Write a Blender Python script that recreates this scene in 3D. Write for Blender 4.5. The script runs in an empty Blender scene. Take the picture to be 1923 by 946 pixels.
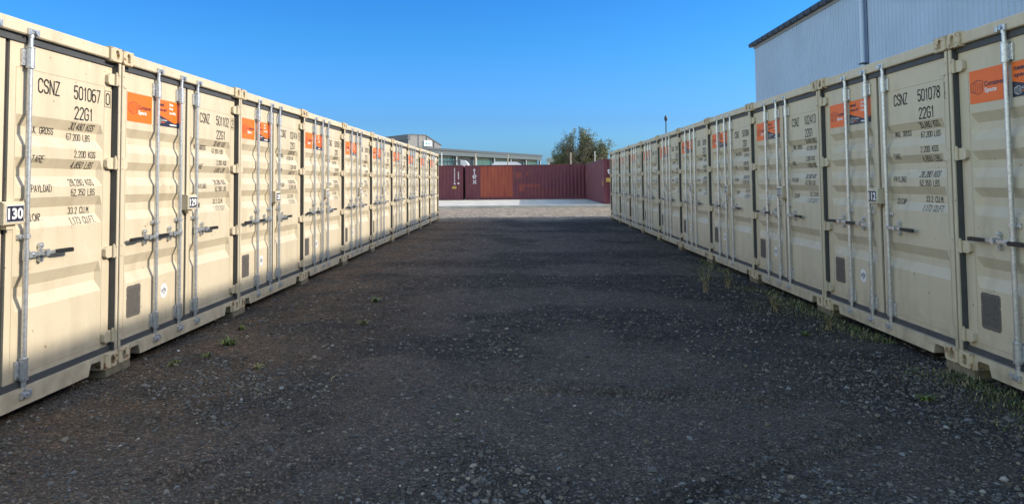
import bpy, math, random
import numpy as np
from mathutils import Matrix, Vector
R = math.radians
random.seed(7)
rng = np.random.default_rng(11)
scene = bpy.context.scene
COL = scene.collection

# ------------------------------------------------------------------ camera
F_PX, SHIFT_PX, CAM_H = 1306.53, -193.1, 1.4619
rows = [(0.99981592, 0.01641245, -0.00993778), (-0.01593376, 0.99879259, 0.04647021), (0.01068847, -0.04630331, 0.99887024)]
rt, fw, up = [Vector(v) for v in rows]
cam = bpy.data.cameras.new('camera')
cam.sensor_fit = 'HORIZONTAL'; cam.sensor_width = 36.0
cam.lens = 36.0 * F_PX / 1923.0
cam.shift_y = SHIFT_PX / 1923.0
cam.clip_start = 0.05; cam.clip_end = 5000
camo = bpy.data.objects.new('camera', cam); COL.objects.link(camo)
camo.matrix_world = Matrix(((rt.x, up.x, -fw.x, 0), (rt.y, up.y, -fw.y, 0), (rt.z, up.z, -fw.z, CAM_H), (0, 0, 0, 1)))
scene.camera = camo

# ------------------------------------------------------------------ light
SUN_EL = math.atan(0.528)
SUN_AZ = R(90 - 3.6)            # compass angle from +Y towards +X
w = bpy.data.worlds.new('World'); scene.world = w; w.use_nodes = True
nt = w.node_tree; nt.nodes.clear()
sky = nt.nodes.new('ShaderNodeTexSky'); sky.sky_type = 'NISHITA'; sky.sun_disc = False
sky.sun_elevation = SUN_EL; sky.sun_rotation = SUN_AZ
sky.altitude = 0; sky.air_density = 1.5; sky.dust_density = 1.6; sky.ozone_density = 1.2
bg = nt.nodes.new('ShaderNodeBackground'); bg.inputs['Strength'].default_value = 0.15
wo = nt.nodes.new('ShaderNodeOutputWorld')
# added tint deepens sky down the lane only, leaving the rest bright as fill
tc = nt.nodes.new('ShaderNodeTexCoord'); sp_ = nt.nodes.new('ShaderNodeSeparateXYZ'); nt.links.new(tc.outputs['Generated'], sp_.inputs[0])
mr_ = nt.nodes.new('ShaderNodeMapRange'); mr_.interpolation_type = 'SMOOTHSTEP'; mr_.inputs['From Min'].default_value = .45; mr_.inputs['From Max'].default_value = .76
nt.links.new(sp_.outputs['Y'], mr_.inputs['Value'])
mx_ = nt.nodes.new('ShaderNodeMix'); mx_.data_type = 'RGBA'; mx_.blend_type = 'MULTIPLY'; 
rz_ = nt.nodes.new('ShaderNodeValToRGB'); nt.links.new(sp_.outputs['Z'], rz_.inputs[0])
e_ = rz_.color_ramp.elements; e_[0].position = .02; e_[0].color = (.19, .49, 1.25, 1); e_[1].position = .085; e_[1].color = (.125, .335, .88, 1)
q_ = e_.new(.2); q_.color = (.073, .295, .68, 1); q_ = e_.new(.3); q_.color = (.05, .25, .62, 1)
nt.links.new(rz_.outputs[0], mx_.inputs[7])
nt.links.new(mr_.outputs[0], mx_.inputs[0]); nt.links.new(sky.outputs[0], mx_.inputs[6])
nt.links.new(mx_.outputs[2], bg.inputs['Color']); nt.links.new(bg.outputs[0], wo.inputs['Surface'])
sl = bpy.data.lights.new('sun', 'SUN'); sl.energy = 2.05; sl.angle = R(0.53); sl.color = (1.0, 0.90, 0.76)
so = bpy.data.objects.new('sun', sl); COL.objects.link(so)
sd = Vector((math.sin(SUN_AZ) * math.cos(SUN_EL), math.cos(SUN_AZ) * math.cos(SUN_EL), math.sin(SUN_EL)))
so.rotation_euler = (-sd).to_track_quat('-Z', 'Y').to_euler(); so.location = (30, 0, 30)
scene.view_settings.view_transform = 'Standard'; scene.view_settings.look = 'None'
scene.view_settings.exposure = 1.17; scene.view_settings.gamma = 1
try: scene.view_settings.use_curve_mapping = False
except Exception: pass

# ------------------------------------------------------------------ materials
def mat(name, col, rough=0.6, metal=0.0, var=0.0, vscale=3.0, bump=0.0, bscale=40.0, spec=0.5):
    m = bpy.data.materials.new(name); m.use_nodes = True
    n = m.node_tree.nodes; l = m.node_tree.links; b = n['Principled BSDF']
    b.inputs['Base Color'].default_value = (*col, 1); b.inputs['Roughness'].default_value = rough
    b.inputs['Metallic'].default_value = metal
    b.inputs['Specular IOR Level'].default_value = spec
    if var or bump:
        g = n.new('ShaderNodeNewGeometry')
        if var:
            t = n.new('ShaderNodeTexNoise'); t.inputs['Scale'].default_value = vscale; t.inputs['Detail'].default_value = 6
            l.new(g.outputs['Position'], t.inputs['Vector'])
            r = n.new('ShaderNodeMapRange'); r.inputs['From Min'].default_value = .3; r.inputs['From Max'].default_value = .7
            r.inputs['To Min'].default_value = 1 - var; r.inputs['To Max'].default_value = 1 + var * .6
            l.new(t.outputs['Fac'], r.inputs['Value'])
            x = n.new('ShaderNodeVectorMath'); x.operation = 'SCALE'; x.inputs[0].default_value = col
            l.new(r.outputs['Result'], x.inputs['Scale']); l.new(x.outputs[0], b.inputs['Base Color'])
        if bump:
            t2 = n.new('ShaderNodeTexNoise'); t2.inputs['Scale'].default_value = bscale; t2.inputs['Detail'].default_value = 4
            l.new(g.outputs['Position'], t2.inputs['Vector'])
            bp = n.new('ShaderNodeBump'); bp.inputs['Strength'].default_value = bump; bp.inputs['Distance'].default_value = .01
            l.new(t2.outputs['Fac'], bp.inputs['Height']); l.new(bp.outputs[0], b.inputs['Normal'])
    return m

def nd(m, typ, **kw):
    x = m.node_tree.nodes.new(typ)
    for k, v in kw.items():
        if hasattr(x, k): setattr(x, k, v)
        else: x.inputs[k].default_value = v
    return x

def cream_paint():
    m = bpy.data.materials.new('cream_paint'); m.use_nodes = True
    n = m.node_tree.nodes; l = m.node_tree.links; b = n['Principled BSDF']
    g = n.new('ShaderNodeNewGeometry')
    def noise(scale, detail=5, vec=None, sc=None):
        t = n.new('ShaderNodeTexNoise'); t.inputs['Scale'].default_value = scale; t.inputs['Detail'].default_value = detail
        if sc:
            mp = n.new('ShaderNodeMapping'); mp.inputs['Scale'].default_value = sc
            l.new(g.outputs['Position'], mp.inputs['Vector']); l.new(mp.outputs[0], t.inputs['Vector'])
        else: l.new(g.outputs['Position'], t.inputs['Vector'])
        return t.outputs['Fac']
    def rng_(v, a, b_, c, d):
        r = n.new('ShaderNodeMapRange'); r.inputs['From Min'].default_value = a; r.inputs['From Max'].default_value = b_
        r.inputs['To Min'].default_value = c; r.inputs['To Max'].default_value = d; l.new(v, r.inputs['Value']); return r.outputs['Result']
    def mix(f, a, b_):
        x = n.new('ShaderNodeMix'); x.data_type = 'RGBA'; l.new(f, x.inputs[0])
        for i, v in ((6, a), (7, b_)):
            if isinstance(v, tuple): x.inputs[i].default_value = (*v, 1)
            else: l.new(v, x.inputs[i])
        return x.outputs[2]
    c = mix(rng_(noise(0.7, 3), .35, .65, 0, 1), (0.595, 0.513, 0.372), (0.565, 0.495, 0.362))
    c = mix(rng_(noise(6, 6, sc=(1, 1, .12)), .48, .8, 0, .5), c, (0.40, 0.33, 0.22))
    c = mix(rng_(noise(14, 7, sc=(1, 1, .5)), .60, .72, 0, .22), c, (0.72, 0.66, 0.52))      # scuffs
    c = mix(rng_(noise(3.1, 7, sc=(1, 1, .35)), .62, .78, 0, .45), c, (0.33, 0.25, 0.15))      # grime      # rain streaks
    # dust splashed on the lowest half metre
    sx = n.new('ShaderNodeSeparateXYZ'); l.new(g.outputs['Position'], sx.inputs[0])
    low = rng_(sx.outputs['Z'], 0.0, 0.45, 0.65, 0.0)
    mm = n.new('ShaderNodeMath'); mm.operation = 'MULTIPLY'; l.new(low, mm.inputs[0]); l.new(rng_(noise(9, 6), .35, .7, .1, 1), mm.inputs[1])
    c = mix(mm.outputs[0], c, (0.25, 0.20, 0.14))
    # rust specks
    c = mix(rng_(noise(23, 2), .735, .76, 0, .8), c, (0.22, 0.085, 0.03))
    l.new(c, b.inputs['Base Color']); b.inputs['Roughness'].default_value = .45
    l.new(rng_(noise(4, 5), .3, .7, .42, .6), b.inputs['Roughness'])
    bp = n.new('ShaderNodeBump'); bp.inputs['Strength'].default_value = .35; bp.inputs['Distance'].default_value = .02
    l.new(noise(3.2, 2), bp.inputs['Height']); l.new(bp.outputs[0], b.inputs['Normal'])
    return m

def casting_paint():
    m = mat('cream_casting', (0.52, 0.43, 0.285), .6)
    n = m.node_tree.nodes; l = m.node_tree.links; b = n['Principled BSDF']
    g = n.new('ShaderNodeNewGeometry'); t = n.new('ShaderNodeTexNoise'); t.inputs['Scale'].default_value = 22; t.inputs['Detail'].default_value = 6
    l.new(g.outputs['Position'], t.inputs['Vector'])
    r = n.new('ShaderNodeValToRGB'); e = r.color_ramp.elements
    e[0].position = .56; e[0].color = (0.55, 0.46, 0.305, 1); e[1].position = .66; e[1].color = (0.20, 0.08, 0.03, 1)
    l.new(t.outputs['Fac'], r.inputs[0]); l.new(r.outputs[0], b.inputs['Base Color'])
    return m

def galv():
    m = mat('galvanised_steel', (0.50, 0.52, 0.54), .38, .75)
    n = m.node_tree.nodes; l = m.node_tree.links; b = n['Principled BSDF']
    g = n.new('ShaderNodeNewGeometry'); t = n.new('ShaderNodeTexNoise'); t.inputs['Scale'].default_value = 45; t.inputs['Detail'].default_value = 5
    l.new(g.outputs['Position'], t.inputs['Vector'])
    r = n.new('ShaderNodeValToRGB'); e = r.color_ramp.elements
    e[0].position = .35; e[0].color = (0.50, 0.52, 0.545, 1); e[1].position = .65; e[1].color = (0.68, 0.70, 0.72, 1)
    l.new(t.outputs['Fac'], r.inputs[0]); l.new(r.outputs[0], b.inputs['Base Color'])
    return m

M = {}
M['cream'] = cream_paint(); M['cast'] = casting_paint(); M['galv'] = galv()
M['hole'] = mat('casting_inside', (0.05, 0.04, 0.03), .9, var=.3, vscale=30)
M['rubber'] = mat('rubber_seal', (0.060, 0.064, 0.070), .6, var=.15, vscale=12)
M['gap'] = mat('dark_seal', (0.028, 0.024, 0.024), .8, var=.15, vscale=12)
M['grip'] = mat('black_grip', (0.018, 0.018, 0.02), .45, var=.2, vscale=60)
M['ink'] = mat('black_lettering', (0.03, 0.028, 0.03), .6, var=.3, vscale=60)
M['seam'] = mat('seam_sealant', (0.40, 0.33, 0.22), .6, var=.1, vscale=20)
M['plate'] = mat('data_plate_metal', (0.16, 0.145, 0.13), .45, .3, var=.25, vscale=50, bump=.3, bscale=120)
M['white'] = mat('white_vinyl', (0.78, 0.78, 0.76), .5, var=.04, vscale=20)
M['orange'] = mat('orange_vinyl', (0.87, 0.155, 0.006), .42, var=.03, vscale=9)
M['navy'] = mat('dark_vinyl', (0.022, 0.023, 0.045), .4, var=.1, vscale=20)
M['timber'] = mat('weathered_timber', (0.19, 0.16, 0.105), .85, var=.35, vscale=18, bump=.4, bscale=60)

def burgundy(name, patches=False):
    m = mat(name, (0.1, 0.02, 0.03), .55)
    n = m.node_tree.nodes; l = m.node_tree.links; b = n['Principled BSDF']
    g = n.new('ShaderNodeNewGeometry')
    def noise(scale, sc=(1, 1, 1)):
        t = n.new('ShaderNodeTexNoise'); t.inputs['Scale'].default_value = scale; t.inputs['Detail'].default_value = 6
        mp = n.new('ShaderNodeMapping'); mp.inputs['Scale'].default_value = sc
        l.new(g.outputs['Position'], mp.inputs['Vector']); l.new(mp.outputs[0], t.inputs['Vector']); return t.outputs['Fac']
    def ramp(v, a, c0, d, c1):
        r = n.new('ShaderNodeValToRGB'); e = r.color_ramp.elements; e[0].position = a; e[0].color = (*c0, 1)
        e[1].position = d; e[1].color = (*c1, 1); l.new(v, r.inputs[0]); return r.outputs[0]
    def mixc(f, a, c):
        x = n.new('ShaderNodeMix'); x.data_type = 'RGBA'; l.new(f, x.inputs[0]); l.new(a, x.inputs[6])
        if isinstance(c, tuple): x.inputs[7].default_value = (*c, 1)
        else: l.new(c, x.inputs[7])
        return x.outputs[2]
    c = ramp(noise(1.2), .35, (0.120, 0.022, 0.040), .65, (0.150, 0.034, 0.050))
    f = n.new('ShaderNodeMapRange'); f.inputs['From Min'].default_value = .56; f.inputs['From Max'].default_value = .75
    l.new(noise(5, (1, 1, .18)), f.inputs['Value']); f.inputs['To Max'].default_value = .6
    c = mixc(f.outputs[0], c, (0.17, 0.06, 0.035))
    if patches:
        sx = n.new('ShaderNodeSeparateXYZ'); l.new(g.outputs['Position'], sx.inputs[0])
        def box(x0, x1, z0, z1, s=1.0):
            outs = []
            for v, k, op in ((sx.outputs['X'], x0, 'GREATER_THAN'), (sx.outputs['X'], x1, 'LESS_THAN'), (sx.outputs['Z'], z0, 'GREATER_THAN'), (sx.outputs['Z'], z1, 'LESS_THAN')):
                q = n.new('ShaderNodeMath'); q.operation = op; l.new(v, q.inputs[0]); q.inputs[1].default_value = k; outs.append(q.outputs[0])
            a = outs[0]
            for o_ in outs[1:]:
                q = n.new('ShaderNodeMath'); q.operation = 'MULTIPLY'; l.new(a, q.inputs[0]); l.new(o_, q.inputs[1]); a = q.outputs[0]
            q = n.new('ShaderNodeMath'); q.operation = 'MULTIPLY'; l.new(a, q.inputs[0]); q.inputs[1].default_value = s
            return q.outputs[0]
        rust = ramp(noise(3, (1, 1, .2)), .35, (0.28, 0.046, 0.028), .65, (0.36, 0.078, 0.036))
        for args in ((-3.3, -0.83, 0.28, 2.62, .95), (-0.57, -0.16, 1.72, 2.15, .45), (0.22, 0.36, 1.9, 2.2, .5), (-0.37, 1.3, 0.98, 1.27, .5), (-0.37, 0.02, 0.7, 0.98, .6), (0.1, 2.6, 0.35, 0.9, .18)):
            c = mixc(box(*args), c, rust)
    l.new(c, b.inputs['Base Color'])
    return m
M['burg'] = burgundy('burgundy_paint'); M['burgp'] = burgundy('burgundy_patched_paint', True)

# ------------------------------------------------------------------ mesh builder
class MB:
    def __init__(s): s.v = []; s.f = []; s.m = []; s.sm = []
    def add(s, vs, fs, mi=0, smooth=False):
        k = len(s.v); s.v += [tuple(p) for p in vs]
        for f in fs: s.f.append(tuple(i + k for i in f)); s.m.append(mi); s.sm.append(smooth)
    def box(s, x0, x1, y0, y1, z0, z1, mi=0):
        s.add([(x0, y0, z0), (x1, y0, z0), (x1, y1, z0), (x0, y1, z0), (x0, y0, z1), (x1, y0, z1), (x1, y1, z1), (x0, y1, z1)],
              [(0, 3, 2, 1), (4, 5, 6, 7), (0, 1, 5, 4), (1, 2, 6, 5), (2, 3, 7, 6), (3, 0, 4, 7)], mi)
    def prism(s, poly, axis, a, b, mi=0):
        """poly: 2D points in the plane perpendicular to axis, extruded from a to b"""
        def P(p, c):
            return {0: (c, p[0], p[1]), 1: (p[0], c, p[1]), 2: (p[0], p[1], c)}[axis]
        n = len(poly); vs = [P(p, a) for p in poly] + [P(p, b) for p in poly]
        fs = [tuple(range(n))[::-1], tuple(range(n, 2 * n))] + [(i, (i + 1) % n, n + (i + 1) % n, n + i) for i in range(n)]
        s.add(vs, fs, mi)
    def bbox(s, x0, x1, y0, y1, z0, z1, c=.006, mi=0):
        """box with chamfered front (y0) edges"""
        s.box(x0, x1, y0 + c, y1, z0, z1, mi)
        s.add([(x0 + c, y0, z0 + c), (x1 - c, y0, z0 + c), (x1 - c, y0, z1 - c), (x0 + c, y0, z1 - c),
               (x0, y0 + c, z0), (x1, y0 + c, z0), (x1, y0 + c, z1), (x0, y0 + c, z1)],
              [(0, 1, 2, 3), (4, 5, 1, 0), (5, 6, 2, 1), (6, 7, 3, 2), (7, 4, 0, 3)], mi)
    def tube(s, a, b, r0, r1=None, n=12, mi=0, caps=True, smooth=True):
        if r1 is None: r1 = r0
        a = Vector(a); b = Vector(b); d = (b - a)
        if d.length < 1e-7: return
        d.normalize(); u = d.orthogonal().normalized(); v = d.cross(u)
        vs = []
        for c, r in ((a, r0), (b, r1)):
            for i in range(n):
                t = 2 * math.pi * i / n; vs.append(c + u * (r * math.cos(t)) + v * (r * math.sin(t)))
        s.add(vs, [(i, (i + 1) % n, n + (i + 1) % n, n + i) for i in range(n)], mi, smooth)
        if caps: s.add(vs, [tuple(range(n))[::-1], tuple(range(n, 2 * n))], mi)
    def mesh(s, name, mats):
        me = bpy.data.meshes.new(name); me.from_pydata(s.v, [], s.f)
        for m in mats: me.materials.append(m)
        me.polygons.foreach_set('material_index', s.m); me.polygons.foreach_set('use_smooth', s.sm)
        me.update(); return me
    def build(s, name, mats, parent=None):
        if not isinstance(mats, (list, tuple)): mats = [mats]
        return link(name, s.mesh(name, mats), parent)

def link(name, me, parent=None):
    o = bpy.data.objects.new(name, me); COL.objects.link(o)
    if parent: o.parent = parent
    return o
def tag(o, label=None, cat=None, group=None, kind=None):
    if label: o['label'] = label
    if cat: o['category'] = cat
    if group: o['group'] = group
    if kind: o['kind'] = kind
    return o
def empty(name, loc, rz=0.0, **kw):
    o = bpy.data.objects.new(name, None); COL.objects.link(o); o.location = loc; o.rotation_euler = (0, 0, rz)
    o.empty_display_size = .3
    return tag(o, **kw)
def copy_tree(o, parent=None):
    c = o.copy(); COL.objects.link(c); c.parent = parent
    for ch in list(o.children): copy_tree(ch, c)
    return c

# ------------------------------------------------------------------ terrain height
class VN:
    def __init__(s, seed, n=256): s.g = np.random.default_rng(seed).random((n, n)); s.n = n
    def __call__(s, x, y):
        xi = np.floor(x).astype(int); yi = np.floor(y).astype(int); fx = x - xi; fy = y - yi
        fx = fx * fx * (3 - 2 * fx); fy = fy * fy * (3 - 2 * fy); n = s.n
        a = s.g[xi % n, yi % n]; b = s.g[(xi + 1) % n, yi % n]; c = s.g[xi % n, (yi + 1) % n]; d = s.g[(xi + 1) % n, (yi + 1) % n]
        return (a * (1 - fx) + b * fx) * (1 - fy) + (c * (1 - fx) + d * fx) * fy
    def fbm(s, x, y, o=4):
        t = 0; a = .5
        for k in range(o): t = t + a * s(x * 2 ** k + 17.3 * k, y * 2 ** k + 5.1 * k); a *= .5
        return t
VA, VB, VC = VN(1), VN(2), VN(3)
G0 = -0.075
def seg_d(x, y, a, b):
    ax, ay = a; bx, by = b; dx, dy = bx - ax, by - ay; t = np.clip(((x - ax) * dx + (y - ay) * dy) / (dx * dx + dy * dy), 0, 1)
    return np.hypot(x - ax - t * dx, y - ay - t * dy)
def rough(x, y):
    """0 = compacted fines, 1 = loose stony gravel"""
    d = VB.fbm(x * .62 + 11 + .25 * y, y * .75 + 31, 4)
    wob = .25 * (VC(y * .35 + 3, y * 0 + 7) - .5) * 2
    tr = np.exp(-((x + 1.15 - wob) / .28) ** 2) + np.exp(-((x - .55 - wob) / .26) ** 2)
    d = d - .075 * tr + .05 * np.exp(-((x + .3 - wob) / .3) ** 2)
    near = np.clip((5.0 - y) / 1.8, 0, 1) * .10 - .10 * np.exp(-((x + .75) / .3) ** 2 - ((y - 3.0) / .45) ** 2) - .08 * np.exp(-((x - .9) / .5) ** 2 - ((y - 4.7) / .3) ** 2) + .08 * np.exp(-((x - .1) / .7) ** 2 - ((y - 3.45) / .35) ** 2) + .06 * np.exp(-((x - 1.5) / .8) ** 2 - ((y - 3.6) / .5) ** 2)
    return np.clip((d + near - .41) / .17, 0, 1)
RUTS = [((-1.85, 3.75), (-1.35, 4.55)), ((-1.55, 3.4), (-1.2, 3.9)), ((0.2, 3.2), (2.2, 4.4)), ((-0.4, 5.4), (1.8, 5.0))]
def ground_h(x, y):
    x = np.asarray(x, float); y = np.asarray(y, float)
    lane = np.clip((3.35 - np.abs(x)) / .5, 0, 1) * np.clip((34 - y) / 3, 0, 1)
    h = (VA.fbm(x * .55 + 40, y * .45 + 40, 3) - .45) * .07 + (VB.fbm(x * 2.2 + 90, y * 2.2 + 90, 4) - .45) * .035 + (VC.fbm(x * 11 + 50, y * 11 + 50, 3) - .45) * .012
    h = h + .012 * rough(x, y) + .02 * (VC.fbm(x * 5 + 8, y * 1.2 + 4, 2) - .4) * (x < 0)
    h = h * lane
    for a, b in RUTS:
        d = seg_d(x + .08 * (VB(x * 3, y * 3) - .5), y, a, b); h = h + .030 * np.exp(-(d / .05) ** 2) - .028 * np.exp(-((d - .10) / .06) ** 2)
    return G0 + h - .004

# ------------------------------------------------------------------ ground sheet
def axis_pts(segs):
    out = []
    for a, b, n in segs: out += list(np.linspace(a, b, n, endpoint=False))
    out.append(segs[-1][1]); return np.array(out)
gx = axis_pts([(-900, -60, 8), (-60, -12, 12), (-12, -3.6, 12), (-3.6, 3.6, 240), (3.6, 12, 12), (12, 60, 12), (60, 900, 8)])
gy = axis_pts([(-300, -20, 6), (-20, 1.5, 12), (1.5, 6, 170), (6, 12, 130), (12, 34, 150), (34, 80, 24), (80, 200, 10), (200, 1500, 8)])
X, Y = np.meshgrid(gx, gy, indexing='ij')
Z = ground_h(X, Y)
nx, ny = X.shape
V = np.stack([X.ravel(), Y.ravel(), Z.ravel()], 1)
ii, jj = np.meshgrid(np.arange(nx - 1), np.arange(ny - 1), indexing='ij'); k = (ii * ny + jj).ravel()
Fq = np.stack([k, k + ny, k + ny + 1, k + 1], 1)
def np_mesh(name, V, Fq, mats, smooth=True, col=None):
    me = bpy.data.meshes.new(name); me.vertices.add(len(V)); me.vertices.foreach_set('co', V.astype('f').ravel())
    nf, nv = Fq.shape; me.loops.add(nf * nv); me.loops.foreach_set('vertex_index', Fq.astype('i').ravel())
    me.polygons.add(nf); me.polygons.foreach_set('loop_start', np.arange(0, nf * nv, nv, dtype='i'))
    me.polygons.foreach_set('loop_total', np.full(nf, nv, dtype='i'))
    me.polygons.foreach_set('use_smooth', np.full(nf, smooth))
    if col is not None:
        a = me.color_attributes.new('tint', 'FLOAT_COLOR', 'POINT'); a.data.foreach_set('color', col.astype('f').ravel())
    for m in mats: me.materials.append(m)
    me.update(); me.validate(); return me

def gravel_mat():
    m = mat('gravel', (0.1, 0.1, 0.1), .95, spec=.25)
    n = m.node_tree.nodes; l = m.node_tree.links; b = n['Principled BSDF']
    g = n.new('ShaderNodeNewGeometry')
    def noise(scale, det=6, sc=None):
        t = n.new('ShaderNodeTexNoise'); t.inputs['Scale'].default_value = scale; t.inputs['Detail'].default_value = det; t.inputs['Roughness'].default_value = .6
        if sc:
            mp = n.new('ShaderNodeMapping'); mp.inputs['Scale'].default_value = sc
            l.new(g.outputs['Position'], mp.inputs['Vector']); l.new(mp.outputs[0], t.inputs['Vector'])
        else: l.new(g.outputs['Position'], t.inputs['Vector'])
        return t.outputs['Fac']
    def ramp(v, *st):
        r = n.new('ShaderNodeValToRGB'); e = r.color_ramp.elements
        while len(e) < len(st): e.new(.5)
        for q, (p, c) in zip(e, st): q.position = p; q.color = (*c, 1)
        l.new(v, r.inputs[0]); return r.outputs[0]
    def mix(f, a, c, typ='MIX'):
        x = n.new('ShaderNodeMix'); x.data_type = 'RGBA'; x.blend_type = typ
        if isinstance(f, float): x.inputs[0].default_value = f
        else: l.new(f, x.inputs[0])
        for i, v in ((6, a), (7, c)):
            if isinstance(v, tuple): x.inputs[i].default_value = (*v, 1)
            else: l.new(v, x.inputs[i])
        return x.outputs[2]
    def mr(v, a, b_, c, d):
        r = n.new('ShaderNodeMapRange'); r.inputs['From Min'].default_value = a; r.inputs['From Max'].default_value = b_
        r.inputs['To Min'].default_value = c; r.inputs['To Max'].default_value = d; l.new(v, r.inputs['Value']); return r.outputs['Result']
    base = ramp(noise(.9), (.3, (0.098, 0.086, 0.076)), (.7, (0.140, 0.121, 0.103)))
    at = n.new('ShaderNodeAttribute'); at.attribute_name = 'tint'
    base = mix(at.outputs['Fac'], base, ramp(noise(7), (.35, (0.036, 0.033, 0.031)), (.65, (0.076, 0.069, 0.063))))
    base = mix(mr(noise(1.7, 5, (1, .6, 1)), .64, .72, 0, .55), base, (0.24, 0.20, 0.145))       # pale dried silt
    # earth-brown silt towards the left row
    sx = n.new('ShaderNodeSeparateXYZ'); l.new(g.outputs['Position'], sx.inputs[0])
    leftness = mr(sx.outputs['X'], -3.3, -0.6, 1, 0)
    mm = n.new('ShaderNodeMath'); mm.operation = 'MULTIPLY'; l.new(leftness, mm.inputs[0]); l.new(mr(noise(1.1, 4), .4, .62, .15, 1), mm.inputs[1])
    base = mix(mm.outputs[0], base, (0.185, 0.130, 0.082))
    # sunlit brightness of the yard partly painted in: paler tan gravel beyond the rows
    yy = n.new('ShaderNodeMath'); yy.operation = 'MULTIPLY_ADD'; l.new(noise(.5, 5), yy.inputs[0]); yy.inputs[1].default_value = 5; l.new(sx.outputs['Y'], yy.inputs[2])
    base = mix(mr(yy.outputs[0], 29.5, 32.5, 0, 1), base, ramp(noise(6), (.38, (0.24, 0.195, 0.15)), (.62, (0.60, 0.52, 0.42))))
    vo = n.new('ShaderNodeTexVoronoi'); vo.inputs['Scale'].default_value = 95; l.new(g.outputs['Position'], vo.inputs['Vector'])
    sp = n.new('ShaderNodeSeparateColor'); l.new(vo.outputs['Color'], sp.inputs[0])
    stone = ramp(sp.outputs[0], (0, (.45, .45, .47)), (.6, (.85, .83, .82)), (.9, (1.25, 1.22, 1.2)), (1, (2.3, 2.2, 2.1)))
    base = mix(1.0, base, stone, 'MULTIPLY')
    vo2 = n.new('ShaderNodeTexVoronoi'); vo2.inputs['Scale'].default_value = 33; l.new(g.outputs['Position'], vo2.inputs['Vector'])
    sp2 = n.new('ShaderNodeSeparateColor'); l.new(vo2.outputs['Color'], sp2.inputs[0])
    st2 = ramp(sp2.outputs[0], (0, (.7, .7, .7)), (.7, (1, 1, 1)), (.93, (1.2, 1.2, 1.2)), (1, (1.7, 1.68, 1.62)))
    base = mix(mr(noise(2.2, 4), .4, .6, 0, 1), base, mix(1.0, base, st2, 'MULTIPLY'))
    vo3 = n.new('ShaderNodeTexVoronoi'); vo3.inputs['Scale'].default_value = 15; l.new(g.outputs['Position'], vo3.inputs['Vector'])
    sp3 = n.new('ShaderNodeSeparateColor'); l.new(vo3.outputs['Color'], sp3.inputs[0])
    st3 = ramp(sp3.outputs[0], (0, (.62, .62, .64)), (.55, (.98, .98, .98)), (.9, (1.2, 1.19, 1.17)), (1, (2.0, 1.98, 1.9)))
    base = mix(mr(sx.outputs['Y'], 5, 14, .15, .85), base, mix(1.0, base, st3, 'MULTIPLY'))
    l.new(base, b.inputs['Base Color'])
    a = n.new('ShaderNodeMath'); a.operation = 'MULTIPLY_ADD'; l.new(vo2.outputs['Distance'], a.inputs[0]); a.inputs[1].default_value = -2.0
    l.new(noise(60, 6), a.inputs[2])
    a2 = n.new('ShaderNodeMath'); a2.operation = 'MULTIPLY_ADD'; l.new(vo.outputs['Distance'], a2.inputs[0]); a2.inputs[1].default_value = -.8; l.new(a.outputs[0], a2.inputs[2])
    bp = n.new('ShaderNodeBump'); bp.inputs['Strength'].default_value = 1.0; bp.inputs['Distance'].default_value = .02
    l.new(a2.outputs[0], bp.inputs['Height']); l.new(bp.outputs[0], b.inputs['Normal'])
    return m
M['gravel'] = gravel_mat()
rgh = rough(V[:, 0], V[:, 1]); gcol = np.stack([rgh, rgh, rgh, np.ones(len(rgh))], 1)
tag(link('ground', np_mesh('ground', V, Fq, [M['gravel']], True, gcol)), kind='structure')

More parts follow.
